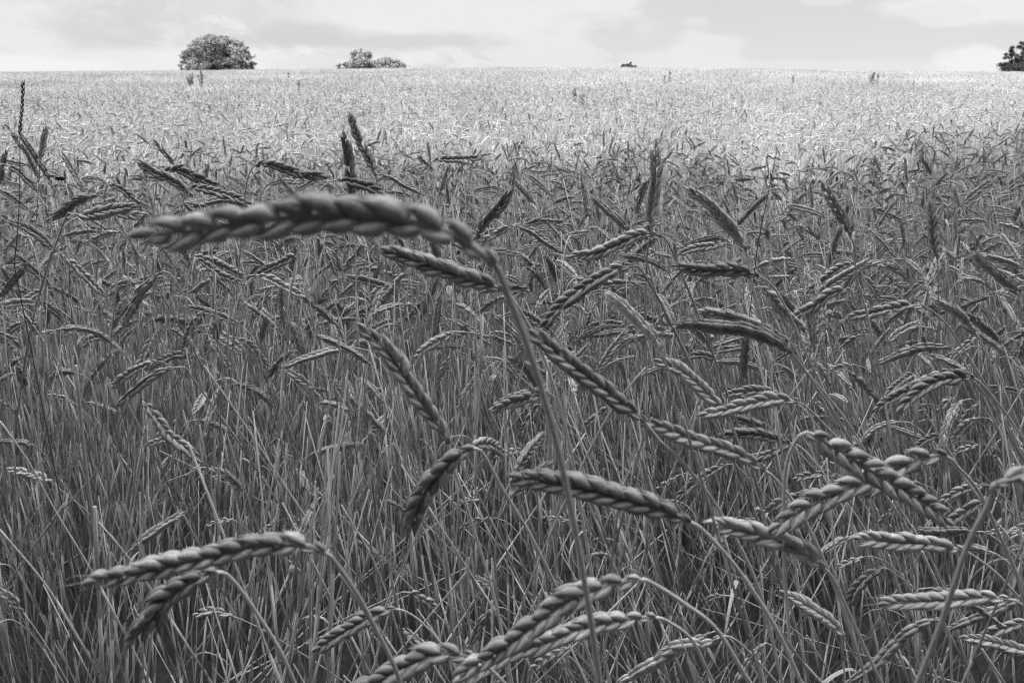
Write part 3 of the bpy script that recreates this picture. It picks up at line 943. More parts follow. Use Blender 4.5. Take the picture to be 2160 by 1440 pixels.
# ------------------------------------------------------------------ prototypes for the rest of the crop
def proto_stalk(rs, lod, H, kind=None):
    """returns stem Geo, ear Geo, path; base at the origin, ear towards +x"""
    kind = kind or rs.choice(['droop', 'level', 'up', 'hang', 'slant'], p=[.27, .27, .15, .15, .16])
    L = rs.uniform(.065, .14)
    el0, bend = {'droop': (.15, -.9), 'level': (.3, -.35), 'up': (1.45, -.15), 'hang': (-.7, -.5), 'slant': (.95, -.25)}[kind]
    el = el0 + rs.normal(0, .12)
    az = rs.normal(0, .15)
    base = np.array([rs.uniform(.02, .09), 0, H])
    pts = [base]; e = el
    for i in range(4):
        e += bend / 4
        pts.append(pts[-1] + np.array([math.cos(e) * math.cos(az), math.cos(e) * math.sin(az), math.sin(e)]) * L / 4)
    u0 = norm(pts[1] - pts[0])
    n = {0: 20, 1: 14, 2: 8}[lod]
    path = neck_curve(base, u0, np.array([rs.normal(0, .02), rs.normal(0, .02), -.02]), n, rs.uniform(.07, .14))
    rach, sps = ear_parts(pts, L, lod, rs.uniform(-1.6, 1.6), rs, np.array([0, -1, .3]), rs.uniform(.88, 1.05), .004 if rs.random() < .4 else 0)
    eg = Geo(); eg.merge(rach)
    for s in sps: eg.merge(s)
    sg = stem_geo(path, .0022, .0011, rs, 6 if lod < 2 else 3, rs.uniform(.2, .8), lod < 2)
    if lod < 2 and rs.random() < .15:
        i = int(n * rs.uniform(.2, .5))
        sg.merge(leaf_geo(path[i], rs.uniform(0, 6.28), rs.uniform(.08, .18), .006, rs))
    return sg, eg, path


def far_stalk(rs, H):
    """coarse stalk for the distance: ridged ear and the upper stem"""
    g = Geo()
    kind = rs.choice(['droop', 'level', 'up', 'hang', 'slant'], p=[.24, .2, .2, .14, .22])
    L = rs.uniform(.09, .13)
    el0, bend = {'droop': (.15, -.9), 'level': (.3, -.35), 'up': (1.45, -.15), 'hang': (-.7, -.5), 'slant': (.95, -.25)}[kind]
    el = el0 + rs.normal(0, .15); az = rs.uniform(0, 6.28)
    base = np.array([rs.normal(0, .02), 0, H]); pts = [base]; e = el
    for i in range(6):
        e += bend / 6
        pts.append(pts[-1] + np.array([math.cos(e) * math.cos(az), math.cos(e) * math.sin(az), math.sin(e)]) * L / 6)
    V, F = tube(np.array(pts), np.array([.003, .0058, .005, .006, .0048, .0045, .001]), 4, .5, False)
    g.add(V, F, rs.uniform(.3, .8), 0)
    u0 = norm(pts[1] - pts[0])
    path = neck_curve(base, u0, np.array([rs.normal(0, .03), rs.normal(0, .03), 0]), 6, .1)
    V, F = tube(path, .0016, 3, .5, False)
    g.add(V, F, rs.uniform(.1, .6), 1)
    return g


def tiller(rs, H):
    """a stem without ear: late shoot or snapped straw"""
    lean = rs.normal(0, .025, 2)
    P = bez((0, 0, -.02), (0, 0, H * .35), (lean[0] * .6, lean[1] * .6, H * .7), (lean[0], lean[1], H), 8)
    if rs.random() < .05:
        a = rs.uniform(0, 6.28); l = rs.uniform(.05, .16); q = P[-1]
        P = np.concatenate([P, [q + np.array([math.cos(a) * l * .4, math.sin(a) * l * .4, .008]), q + np.array([math.cos(a) * l, math.sin(a) * l, -l * .5])]])
    g = stem_geo(P, rs.uniform(.0017, .0027), rs.uniform(.0009, .0013), rs, 6, float(rs.choice([.0, .1, .25, .45, .65, .95, 1.35, 1.8])), True)
    for _ in range(1 if rs.random() < .1 else 0):
        i = rs.integers(1, 6)
        g.merge(leaf_geo(P[i], rs.uniform(0, 6.28), rs.uniform(.08, .22), rs.uniform(.004, .008), rs))
    return g


PC = bpy.data.collections.new('crop_pieces')      # holds the shapes scattered by the crop object
protos = {}


def add_proto(kind, mesh):
    o = bpy.data.objects.new('crop_piece', mesh)
    PC.objects.link(o)
    protos.setdefault(kind, []).append(o)


def straight(rs, H):
    g = stem_geo(bez((0, 0, -.02), (0, 0, H * .33), (.01, 0, H * .66), (.03, 0, H), 6), rs.uniform(.0017, .0024), .0010, rs, 6, rs.uniform(1.0, 1.7), True)
    return g


def undergrowth(rs):
    H = rs.uniform(.3, .6)
    g = stem_geo(bez((0, 0, -.02), (0, 0, H * .35), (rs.normal(0, .05), rs.normal(0, .05), H * .7), (rs.normal(0, .08), rs.normal(0, .08), H), 6), .0016, .0008, rs, 5, rs.uniform(0, .6), False)
    for _ in range(4):
        a = rs.normal(0, .06, 4); h = rs.uniform(.3, .75)
        g.merge(stem_geo(bez((a[0], a[1], -.02), (a[0], a[1], h * .35), (a[2], a[3], h * .7), (a[2] * 1.6, a[3] * 1.6, h), 5), .0019, .0008, rs, 5, rs.uniform(0, .3), False))
    return g


near_pairs = []
prs = np.random.default_rng(5)
KINDS = ['droop', 'level', 'up', 'hang', 'slant']
for i in range(48):
    k = prs.choice(KINDS, p=[.28, .26, .14, .16, .16])
    sg, eg, path = proto_stalk(prs, 1, prs.uniform(.9, 1.12), k)
    near_pairs.append((sg.mesh('stem', M_STEM), eg.mesh('ear', M_EAR), k, path))
    g = Geo(); g.merge(eg, mi=0); g.merge(sg, mi=1)
    add_proto('stalk', g.mesh('crop_piece', [M_EAR, M_STEM]))
THT = []
for i in range(28):
    THT.append(prs.uniform(1.0, 1.17))
    add_proto('tiller', tiller(prs, THT[-1]).mesh('crop_piece', [M_STEM]))
for i in range(6):
    add_proto('straight', straight(prs, 1.0).mesh('crop_piece', [M_STEM]))
for i in range(10):
    add_proto('under', undergrowth(prs).mesh('crop_piece', [M_STEM]))
for i in range(6):
    g = Geo()
    for _ in range(42):
        sg, eg, path = proto_stalk(prs, 2, prs.uniform(.88, 1.14))
        a = prs.uniform(0, 6.28); c, s = math.cos(a), math.sin(a)
        lx, ly = prs.normal(0, .12), prs.normal(0, .12)
        Mx = np.array([[c, -s, lx], [s, c, ly], [0, 0, 1]])
        off = (prs.uniform(-.35, .35), prs.uniform(-.35, .35), 0)
        g.merge(eg, off, Mx, 0); g.merge(sg, off, Mx, 1)
    add_proto('mid', g.mesh('crop_piece', [M_EAR, M_STEM]))
for i in range(5):
    g = Geo()
    for _ in range(760):
        f = far_stalk(prs, prs.uniform(.86, 1.14))
        lx, ly = prs.normal(0, .14), prs.normal(0, .14)
        g.merge(f, (prs.uniform(-1.3, 1.3), prs.uniform(-1.3, 1.3), 0), np.array([[1, 0, lx], [0, 1, ly], [0, 0, 1]]))
    add_proto('far', g.mesh('crop_piece', [M_EAR, M_STEM]))

order = sorted(PC.objects, key=lambda o: o.name)
index = {o.name: i for i, o in enumerate(order)}
proto_id = {k: [index[o.name] for o in v] for k, v in protos.items()}

pos, rot, scl, pid = [], [], [], []


def put(p, e, s, i):
    pos.append(p); rot.append(e); scl.append(s); pid.append(i)


def lean_at(x, y, rs):
    u = x / max(y, .5)
    if u > .12: mx = -.20 - .1 * min(1, (u - .12) * 3)
    elif u < -.35: mx = .16 if y < 1.6 else .06
    else: mx = .0
    return mx + rs.normal(0, .13), rs.normal(0, .10)


def tilt_euler(yaw, lx, ly):
    # rotate so the stalk's top moves by lx, ly per metre
    ax = Vector((-ly, lx, 0))
    ang = ax.length
    q = Matrix.Rotation(ang, 3, ax.normalized()) if ang > 1e-4 else Matrix.Identity(3)
    return (q @ Matrix.Rotation(yaw, 3, 'Z')).to_euler()


def seg_dist(px, py, E):
    best = 1e9
    for i in range(len(E) - 1):
        ax, ay = E[i]; bx, by = E[i + 1]
        dx, dy = bx - ax, by - ay
        t = max(0, min(1, ((px - ax) * dx + (py - ay) * dy) / (dx * dx + dy * dy + 1e-9)))
        best = min(best, math.hypot(px - ax - t * dx, py - ay - t * dy))
    return best


mrs = np.random.default_rng(21)
TSEG = [(E[i][0], E[i][1], E[i + 1][0], E[i + 1][1], Yv) for E, Yv in TR for i in range(len(E) - 1)]
TSEG = np.array(TSEG)


def covers(top, foot):
    """how many outlined ears farther off the line top-foot passes in front of"""
    if top[1] < .3: return 0
    a = proj(top)
    b = proj((foot[0] * .4 + top[0] * .6, foot[1] * .4 + top[1] * .6, foot[2] * .4 + top[2] * .6)) if foot[1] < 1.2 else proj(foot)
    ax, ay = a; dx, dy = b[0] - ax, b[1] - ay
    sx, sy = TSEG[:, 2] - TSEG[:, 0], TSEG[:, 3] - TSEG[:, 1]
    den = dx * sy - dy * sx
    den = np.where(abs(den) < 1e-6, 1e-6, den)
    qx, qy = TSEG[:, 0] - ax, TSEG[:, 1] - ay
    t = (qx * sy - qy * sx) / den; u = (qx * dy - qy * dx) / den
    hit = (t > -.02) & (t < 1.3) & (u > -.1) & (u < 1.1) & (TSEG[:, 4] > top[1] + .03)
    return int(hit.sum())


def hf(y):
    t = min(1, max(0, (y - 1.6) / 1.4))
    return 1 - .15 * t * t * (3 - 2 * t)


cands = []
y = .95
area_rows = []
# single stalks, 0.95 - 6 m
N = 0
for yy in np.arange(.95, 6.2, .1):
    wdt = 1.45 * yy + 1.2
    dens = 36 if yy < 1.4 else (115 if yy < 1.8 else (190 if yy < 3.2 else 140))
    for _ in range(mrs.poisson(wdt * .1 * dens * 1.25)):
        x = mrs.uniform(-wdt / 2, wdt / 2); y = yy + mrs.uniform(0, .1)
        if x / y < .05 and yy < 1.6 and mrs.random() < .3: continue
        i = int(mrs.integers(0, 48))
        lx, ly = lean_at(x, y, mrs)
        s = mrs.uniform(.84, 1.08) * hf(yy)
        e = tilt_euler(mrs.uniform(0, 6.28), lx, ly)
        Mt = e.to_matrix()
        path = near_pairs[i][3]
        top = Mt @ Vector(path[-1]) * s
        x0 = x - top.x if yy < 3 else x; y0 = y
        ex = Vector((x0, y0, ground(x0, y0))) + top
        tip = ex + Mt @ Vector((.1, 0, 0)) * s
        a = proj(ex); b = proj(tip)
        bad = False
        if yy < 3.2:
            for (E, YY) in TR:
                if ex.y < YY + .15:
                    if seg_dist(a[0], a[1], E) < 14 or seg_dist(b[0], b[1], E) < 14 or seg_dist((a[0] + b[0]) / 2, (a[1] + b[1]) / 2, E) < 14:
                        bad = True; break
        if not bad and yy < 3:
            if covers(ex, (x0, y0, 0)) > 0 and mrs.random() < .4: bad = True
        if bad: continue
        cands.append((y, x0, y0, i, e, s, a, b, ex, tip))

cands.sort(key=lambda c: c[0])
n_ind = 300 - len(plants)
taken = 0
for c in cands:
    y, x0, y0, i, e, s, a, b, ex, tip = c
    inview = 0 < a[0] < 2160 and 0 < a[1] < 1440 and 0 < b[0] < 2160
    if taken < n_ind and inview:
        root = empty('spelt_stalk', (x0, y0, ground(x0, y0)), e)
        root.scale = (s, s, s)
        sm, em, k, path = near_pairs[i]
        for nm, me in (('stem', sm), ('ear', em)):
            ob = bpy.data.objects.new(nm, me); COL.objects.link(ob); ob.parent = root
        plants.append(dict(root=root, E=[a, b], stem=[], Y=y, nm=None, label=None, near=False))
        taken += 1
    else:
        put((x0, y0, ground(x0, y0)), tuple(e), s, proto_id['stalk'][i])

# earless stems filling the stand near the edge of the field
for yy in np.arange(.78, 4.0, .1):
    wdt = 1.45 * yy + 1.3
    dens = 250 if yy < 2.0 else 120
    for _ in range(mrs.poisson(wdt * .1 * dens)):
        x = mrs.uniform(-wdt / 2, wdt / 2); y = yy + mrs.uniform(0, .1)
        lx, ly = lean_at(x, y, mrs)
        if mrs.random() < .12: lx *= 2.6
        s = mrs.uniform(.9, 1.04) * (1 if y < 2.2 else .92)
        ti = int(mrs.integers(0, len(proto_id['tiller'])))
        if mrs.random() > .07:
            for k in range(7):
                hh = THT[ti] * s
                if covers((x + lx * hh, y + ly * hh, hh), (x, y, 0)) == 0: break
                y += mrs.uniform(.15, .55); x += mrs.normal(0, .12)
        pi_ = proto_id['tiller'][ti]
        if y > 1.5 and mrs.random() < .3: pi_ = proto_id['stalk'][int(mrs.integers(0, 48))]
        put((x, y, ground(x, y)), tuple(tilt_euler(mrs.uniform(0, 6.28), lx, ly)), s, pi_)
for _ in range(260):      # low leafy growth between the stems
    y = mrs.uniform(1.0, 3.4); x = mrs.uniform(-.5, .5) * (1.45 * y + 1.3)
    put((x, y, ground(x, y)), tuple(tilt_euler(mrs.uniform(0, 6.28), mrs.normal(0, .12), mrs.normal(0, .12))), mrs.uniform(.8, 1.15), int(mrs.choice(proto_id['under'])))
for _ in range(230):      # long pale straws crossing at many angles
    y = mrs.uniform(.85, 2.2); x = mrs.uniform(-.5, .5) * (1.45 * y + 1.4)
    lx = mrs.normal(-.08 if x > .1 else .08, .24); ly = mrs.normal(0, .1); sc_ = mrs.uniform(.74, .98)
    if y < 1.15: sc_ *= .9
    if covers((x + lx * sc_, y + ly * sc_, sc_), (x, y, 0)) > 1: continue
    put((x, y, ground(x, y)), tuple(tilt_euler(mrs.uniform(0, 6.28), lx, ly)), sc_, int(mrs.choice(proto_id['straight'])))
# clumps 6 - 20 m
yy = 6.1
while yy < 20:
    wdt = 1.45 * yy + 4
    for x in np.arange(-wdt / 2, wdt / 2, .58):
        xx = x + mrs.uniform(-.15, .15); y = yy + mrs.uniform(-.15, .15)
        put((xx, y, ground(xx, y)), (0, 0, mrs.uniform(0, 6.28)), mrs.uniform(.94, 1.06) * .85, int(mrs.choice(proto_id['mid'])))
    yy += .58
while yy < YC + 22:
    wdt = 1.45 * yy + 8
    for x in np.arange(-wdt / 2, wdt / 2, 2.3):
        xx = x + mrs.uniform(-.4, .4); y = yy + mrs.uniform(-.4, .4)
        put((xx, y, ground(xx, y)), (0, 0, mrs.uniform(0, 6.28)), mrs.uniform(.92, 1.07) * .87, int(mrs.choice(proto_id['far'])))
    yy += 2.3

# ONE object for the crop nobody could count
cm = bpy.data.meshes.new('spelt_crop')
cm.vertices.add(len(pos)); cm.vertices.foreach_set('co', np.array(pos, dtype=np.float32).ravel())
a = cm.attributes.new('rot', 'FLOAT_VECTOR', 'POINT'); a.data.foreach_set('vector', np.array(rot, dtype=np.float32).ravel())
a = cm.attributes.new('scl', 'FLOAT', 'POINT'); a.data.foreach_set('value', np.array(scl, dtype=np.float32))
a = cm.attributes.new('pid', 'INT', 'POINT'); a.data.foreach_set('value', np.array(pid, dtype=np.int32))
crop = bpy.data.objects.new('spelt_crop', cm)
COL.objects.link(crop)
tag(crop, 'uncounted ripe spelt stalks filling the whole field to the horizon', 'spelt crop', kind='stuff')
ng = bpy.data.node_groups.new('scatter_crop', 'GeometryNodeTree')
ng.interface.new_socket('Geometry', in_out='INPUT', socket_type='NodeSocketGeometry')
ng.interface.new_socket('Geometry', in_out='OUTPUT', socket_type='NodeSocketGeometry')
gi = ng.nodes.new('NodeGroupInput'); gout = ng.nodes.new('NodeGroupOutput')
ci = ng.nodes.new('GeometryNodeCollectionInfo')
ci.inputs['Collection'].default_value = PC
ci.inputs['Separate Children'].default_value = True
ci.inputs['Reset Children'].default_value = True
ip = ng.nodes.new('GeometryNodeInstanceOnPoints')
ip.inputs['Pick Instance'].default_value = True


def named(n, t):
    x = ng.nodes.new('GeometryNodeInputNamedAttribute'); x.data_type = t; x.inputs[0].default_value = n
    return x.outputs[0]


ng.links.new(gi.outputs[0], ip.inputs['Points'])
ng.links.new(ci.outputs[0], ip.inputs['Instance'])
ng.links.new(named('pid', 'INT'), ip.inputs['Instance Index'])
er = ng.nodes.new('FunctionNodeEulerToRotation')
ng.links.new(named('rot', 'FLOAT_VECTOR'), er.inputs[0])
ng.links.new(er.outputs[0], ip.inputs['Rotation'])
ng.links.new(named('scl', 'FLOAT'), ip.inputs['Scale'])
ng.links.new(ip.outputs[0], gout.inputs[0])
md = crop.modifiers.new('scatter', 'NODES'); md.node_group = ng

# ------------------------------------------------------------------ labels of the single stalks
marks = [p for p in plants if p['nm']]


def mid(E):
    return sum(p[0] for p in E) / len(E), sum(p[1] for p in E) / len(E)


def octant(dx, dy):
    a = math.degrees(math.atan2(-dy, dx)) % 360
    return ['right of', 'upper right of', 'above', 'upper left of', 'left of', 'lower left of', 'below', 'lower right of'][int(((a + 22.5) % 360) // 45)]


buckets = {}
for p in plants:
    tag(p['root'], cat='spelt stalk', group='ripe spelt stalks along the near edge of the field')
    if p['label']:
        p['root']['label'] = p['label']; continue
    mx, my = mid(p['E'])
    best = min((m for m in marks if m is not p), key=lambda m: math.hypot(mid(m['E'])[0] - mx, mid(m['E'])[1] - my))
    bx, by = mid(best['E'])
    dx, dy = p['E'][-1][0] - p['E'][0][0], p['E'][-1][1] - p['E'][0][1]
    a = math.degrees(math.atan2(-dy, dx)) % 360
    pose = ['pointing right', 'slanting up right', 'upright', 'slanting up left', 'pointing left', 'drooping down left', 'hanging down', 'drooping down right'][int(((a + 22.5) % 360) // 45)]
    nm = best['nm'] if best is not p else 'great arch'
    key = (pose, octant(mx - bx, my - by), nm)
    buckets.setdefault(key, []).append((math.hypot(mx - bx, my - by), p))
ORD = ['nearest', 'second', 'third', 'fourth', 'fifth', 'sixth', 'seventh', 'eighth', 'ninth', 'tenth', 'eleventh', 'twelfth', 'thirteenth', 'fourteenth', 'fifteenth', 'sixteenth']
for (pose, oc, nm), lst in buckets.items():
    lst.sort(key=lambda q: q[0])
    for i, (d, p) in enumerate(lst):
        pre = '' if len(lst) == 1 else ORD[min(i, 15)] + ' '
        if p['nm']:
            p['root']['label'] = '%s spelt stalk, the %s' % (pose, p['nm'])
        else:
            p['root']['label'] = ' '.join(('%sspelt ear %s, %s the %s' % (pre, pose, oc, nm)).split()[:16])

# ------------------------------------------------------------------ pale bare straws that cross the stand
def straw(reg, pts, Y, tone, r, label):
    ox, oy, s = REG[reg]
    rs = np.random.default_rng(int(Y * 1000) + int(pts[0][0]) + 5000)
    P = [np.array(at(ox + x * s, oy + y * s, Y + .01 * i)) for i, (x, y) in enumerate(pts)]
    d = norm(P[-1] - P[-2])
    h = P[-1][2]
    g0 = P[-1] + d * (h / max(.4, -d[2]))
    g0[2] = ground(g0[0], g0[1]) - .01
    path = np.concatenate([catmull([g0, P[-1]], 6)[:-1], catmull(P[::-1], 14)])
    g = stem_geo(path, r, r * .7, rs, 8, tone, True)
    o = g.obj('straw', M_STEM)
    o.data.transform(Matrix.Translation(-Vector(g0))); o.location = g0
    tag(o, label, 'straw', 'bare straws standing between the ears')


straw('D', [(0, 735), (240, 1030), (480, 1440)], .82, 1.15, .0016, 'pale straight bare straw running from left edge down to the lower left bottom')
straw('D', [(0, 235), (130, 420), (250, 640), (430, 940), (620, 1300)], .9, .8, .0016, 'bare straw leaning from the left edge at mid height, crossing two others')
straw('D', [(455, 700), (620, 900), (800, 1170), (975, 1440)], .85, 1.15, .0015, 'pale bare straw slanting down right, passing behind the two lower left ears')
straw('D', [(350, -20), (385, 350), (440, 800), (460, 1150), (475, 1440)], .80, .55, .0024, 'thick grey upright bare straw left of the lower left arch')
straw('D', [(995, 165), (900, 380), (840, 620), (770, 850)], 1.1, 1.15, .0014, 'pale bare straw slanting up right above the lower left arch')
straw('D', [(660, 360), (620, 600), (585, 840)], 1.15, 1.15, .0014, 'pale nearly upright bare straw above the middle of the lower left arch')
straw('D', [(940, -20), (1180, 330), (1330, 560), (1571, 920)], 1.0, .8, .0014, 'bare straw slanting down right between the slender hanging ear and the dark hooked ear')
straw('D', [(590, 130), (470, 430), (240, 700), (60, 950)], 1.05, .45, .0014, 'grey bare straw slanting down left at the left, steepest of those crossing there')
straw('E', [(1400, -10), (1240, 190), (1050, 560), (900, 900), (800, 1160)], .72, .8, .0016, 'bare straw slanting up right through the tip of the dark level ear')
straw('E', [(925, 565), (975, 800), (1000, 1000), (1060, 1440)], 1.05, 1.2, .0015, 'pale upright bare straw just below the dark level ear')
straw('E', [(0, 620), (160, 900), (260, 1200), (330, 1440)], .95, .9, .0016, 'bare straw slanting down right, between lower left arch and bottom edge ear')
straw('E', [(-10, 940), (60, 1040), (160, 1200), (250, 1380), (290, 1440)], .55, .4, .0014, 'blurred dark bare straw close to the lower left arch, slanting down right')
straw('F', [(565, 0), (760, 240), (900, 480), (1100, 800), (1300, 1150)], 1.05, .9, .0018, 'long bare straw slanting down right behind the crossed pair')
straw('F', [(1000, 0), (1180, 300), (1400, 640), (1571, 860)], 1.15, .8, .0015, 'bare straw slanting down right, upper right of the crossed pair')
straw('F', [(0, 215), (90, 520), (190, 850), (270, 1120), (330, 1320)], .62, .45, .0015, 'blurred grey bare straw left of the ear under the crossed pair')
straw('F', [(290, 950), (400, 1130), (540, 1330), (640, 1440)], .6, .35, .0017, 'blurred dark bare straw slanting down right below the ear under the crossed pair')
straw('F', [(1100, 760), (1200, 1000), (1330, 1220), (1480, 1440)], .95, .6, .0022, 'thick bare straw slanting down right under the pale level ear')
straw('F', [(580, 0), (440, 200), (330, 420)], 1.2, 1.1, .0013, 'pale bare straw slanting down left, upper left of the crossed pair')

# thin dark grass at the left with its narrow spike, and a second one on the right
rs = np.random.default_rng(77)


def wild_grass(pts_stem, spike, Y, label):
    P = [np.array(at(x, y, Y)) for x, y in pts_stem]
    b = P[-1]; g0 = np.array([b[0] - .02, b[1] + .02, ground(b[0], b[1]) - .01])
    root = empty('wild_grass', tuple(g0))
    path = np.concatenate([bez(g0, g0 + np.array([0, 0, .4]), b + np.array([0, 0, -.2]), b, 10)[:-1], catmull(P[::-1], 12)])
    g = Geo(); g.add(*tube(path, np.linspace(.0011, .0006, len(path)), 6), .4)
    g.obj('stem', M_GRASS, root, g0)
    if spike:
        g = Geo()
        C = catmull([np.array(at(x, y, Y)) for x, y in spike], 22)
        for i in range(20):
            Tn = norm(C[i + 1] - C[i]); side = 1 if i % 2 else -1
            sB = norm(np.cross(Tn, np.array([0, -1, 0]))) * side
            al = .22; ax = norm(Tn * math.cos(al) + sB * math.sin(al)); oy = np.cross(ax, sB)
            V, F = almond(6, 6, 1, .22, .22, .3)
            s = .0125 * (1 - .2 * i / 20) * (1.15 if i > 14 else .9)
            g.add(V @ np.stack([sB, oy, ax], 1).T * s + C[i], F, rs.uniform(.3, .7))
        g.add(*tube(C, .0006, 5), .4)
        g.obj('spike', M_GRASS, root, g0)
    tag(root, label, 'grass', 'wild grasses taller than the crop')


wild_grass([(42, 265), (42, 330), (41, 420), (36, 500), (30, 560)], [(42, 285), (43, 260), (47, 225), (48, 172)], 1.35, 'tall thin dark grass with a narrow spike rising above everything at the left')
wild_grass([(1640, 312), (1628, 370), (1612, 450), (1598, 520), (1592, 570)], None, 1.6, 'thin dark leaning grass stem without a spike in the right part')

# bumblebee on the ears at the left
Yb = 1.75
bp = np.array(at(126, 377, Yb))
bee = empty('bumblebee', tuple(bp))


def ellips(c, r, n=10, k=10, fz=None):
    V = []; F = []
    for i in range(n + 1):
        t = math.pi * i / n
        for j in range(k):
            a = 2 * math.pi * j / k
            V.append((c[0] + r[0] * math.cos(t), c[1] + r[1] * math.sin(t) * math.cos(a), c[2] + r[2] * math.sin(t) * math.sin(a)))
    for i in range(n):
        for j in range(k): F.append((i * k + j, i * k + (j + 1) % k, (i + 1) * k + (j + 1) % k, (i + 1) * k + j))
    V = np.array(V)
    V += rs.normal(0, .00012, V.shape)
    return V, np.array(F)


g = Geo()
g.add(*ellips((.004, 0, 0), (.0065, .0045, .0045)), .4); g.add(*ellips((-.004, 0, .001), (.004, .0038, .004)), .6); g.add(*ellips((-.0085, 0, 0), (.0022, .0024, .0024)), .4)
for s in (-1, 1):
    for dx in (-.005, -.003, -.001):
        g.add(*tube(np.array([(dx, s * .003, -.002), (dx * 1.3, s * .006, -.003), (dx * 1.5, s * .007, -.0065)]), np.array([.0006, .0005, .0003]), 5), .3)
g.obj('body', M_BEE, bee)
for s in (-1, 1):
    g = Geo(); V, F = ellips((.004, 0, 0), (.006, .0022, .00015), 8, 8)
    V = V @ np.array(Matrix.Rotation(s * .6, 3, 'Z')).T + np.array([-.003, s * .002, .005])
    g.add(V, F, .5); g.obj('wing', M_WING, bee)
tag(bee, 'small black bumblebee sitting on the ears at the upper left', 'bumblebee')

# dock plants sticking out of the crop far off
def dock(px, py_top, py_bot, wpx, Y, n, label, group='dark dock plants poking out of the far crop'):
    top = at(px, py_top, Y); bot = at(px, py_bot, Y)
    x = top.x; g0 = np.array([x, Y, ground(x, Y)])
    root = empty('dock_plant', tuple(g0))
    wm = wpx * Y / FPX; H = top.z - g0[2]
    st, sd_ = Geo(), Geo()
    for i in range(n):
        hx = rs.uniform(-.5, .5) * wm; h = H * rs.uniform(.86, 1.0)
        P = bez((0, 0, 0), (hx * .2, 0, h * .4), (hx * .7, rs.normal(0, wm * .2), h * .7), (hx, rs.normal(0, wm * .2), h), 8)
        st.add(*tube(P + g0, np.linspace(.006, .002, 8), 4), .4)
        z0 = (bot.z - g0[2]) / H
        for _ in range(40):
            t = rs.uniform(max(.55, z0 - .1), 1)
            k = min(6, int(t * 7)); q = P[k] + (P[min(7, k + 1)] - P[k]) * (t * 7 - k) + g0
            a = rs.uniform(0, 6.28); d = np.array([math.cos(a), math.sin(a), rs.uniform(.2, 1.2)]) * .03 * rs.uniform(.6, 1.6)
            V, F = almond(4, 4, 1, .5, .5)
            sd_.add(V * rs.uniform(.02, .045) + q + d * .6, F, rs.uniform(.2, .8))
    st.obj('stem', M_DOCK, root, g0); sd_.obj('seed_head', M_DOCK, root, g0)
    tag(root, label, 'dock plant', group)


dock(397, 152, 172, 16, 24, 6, 'dark bushy weed left of two, in the crop below the big round tree')
dock(422, 148, 174, 22, 24, 5, 'dark twiggy weed right of two, in the crop below the big round tree')
dock(608, 151, 160, 4, 26, 1, 'tiny dark weed right of the big round tree, near the skyline')
dock(627, 163, 180, 8, 20, 2, 'small dark weed in the crop between the two left trees')
dock(1845, 153, 170, 17, 26, 8, 'dark compact weed clump near the skyline in the right part')
dock(1408, 152, 176, 14, 22, 2, 'thin dark weed in the crop below the tiny distant treetop')
dock(1220, 190, 205, 18, 14, 2, 'low dark twiggy weed in the bright crop at centre right')
dock(1674, 158, 166, 5, 24, 1, 'tiny dark weed left of the compact weed clump')

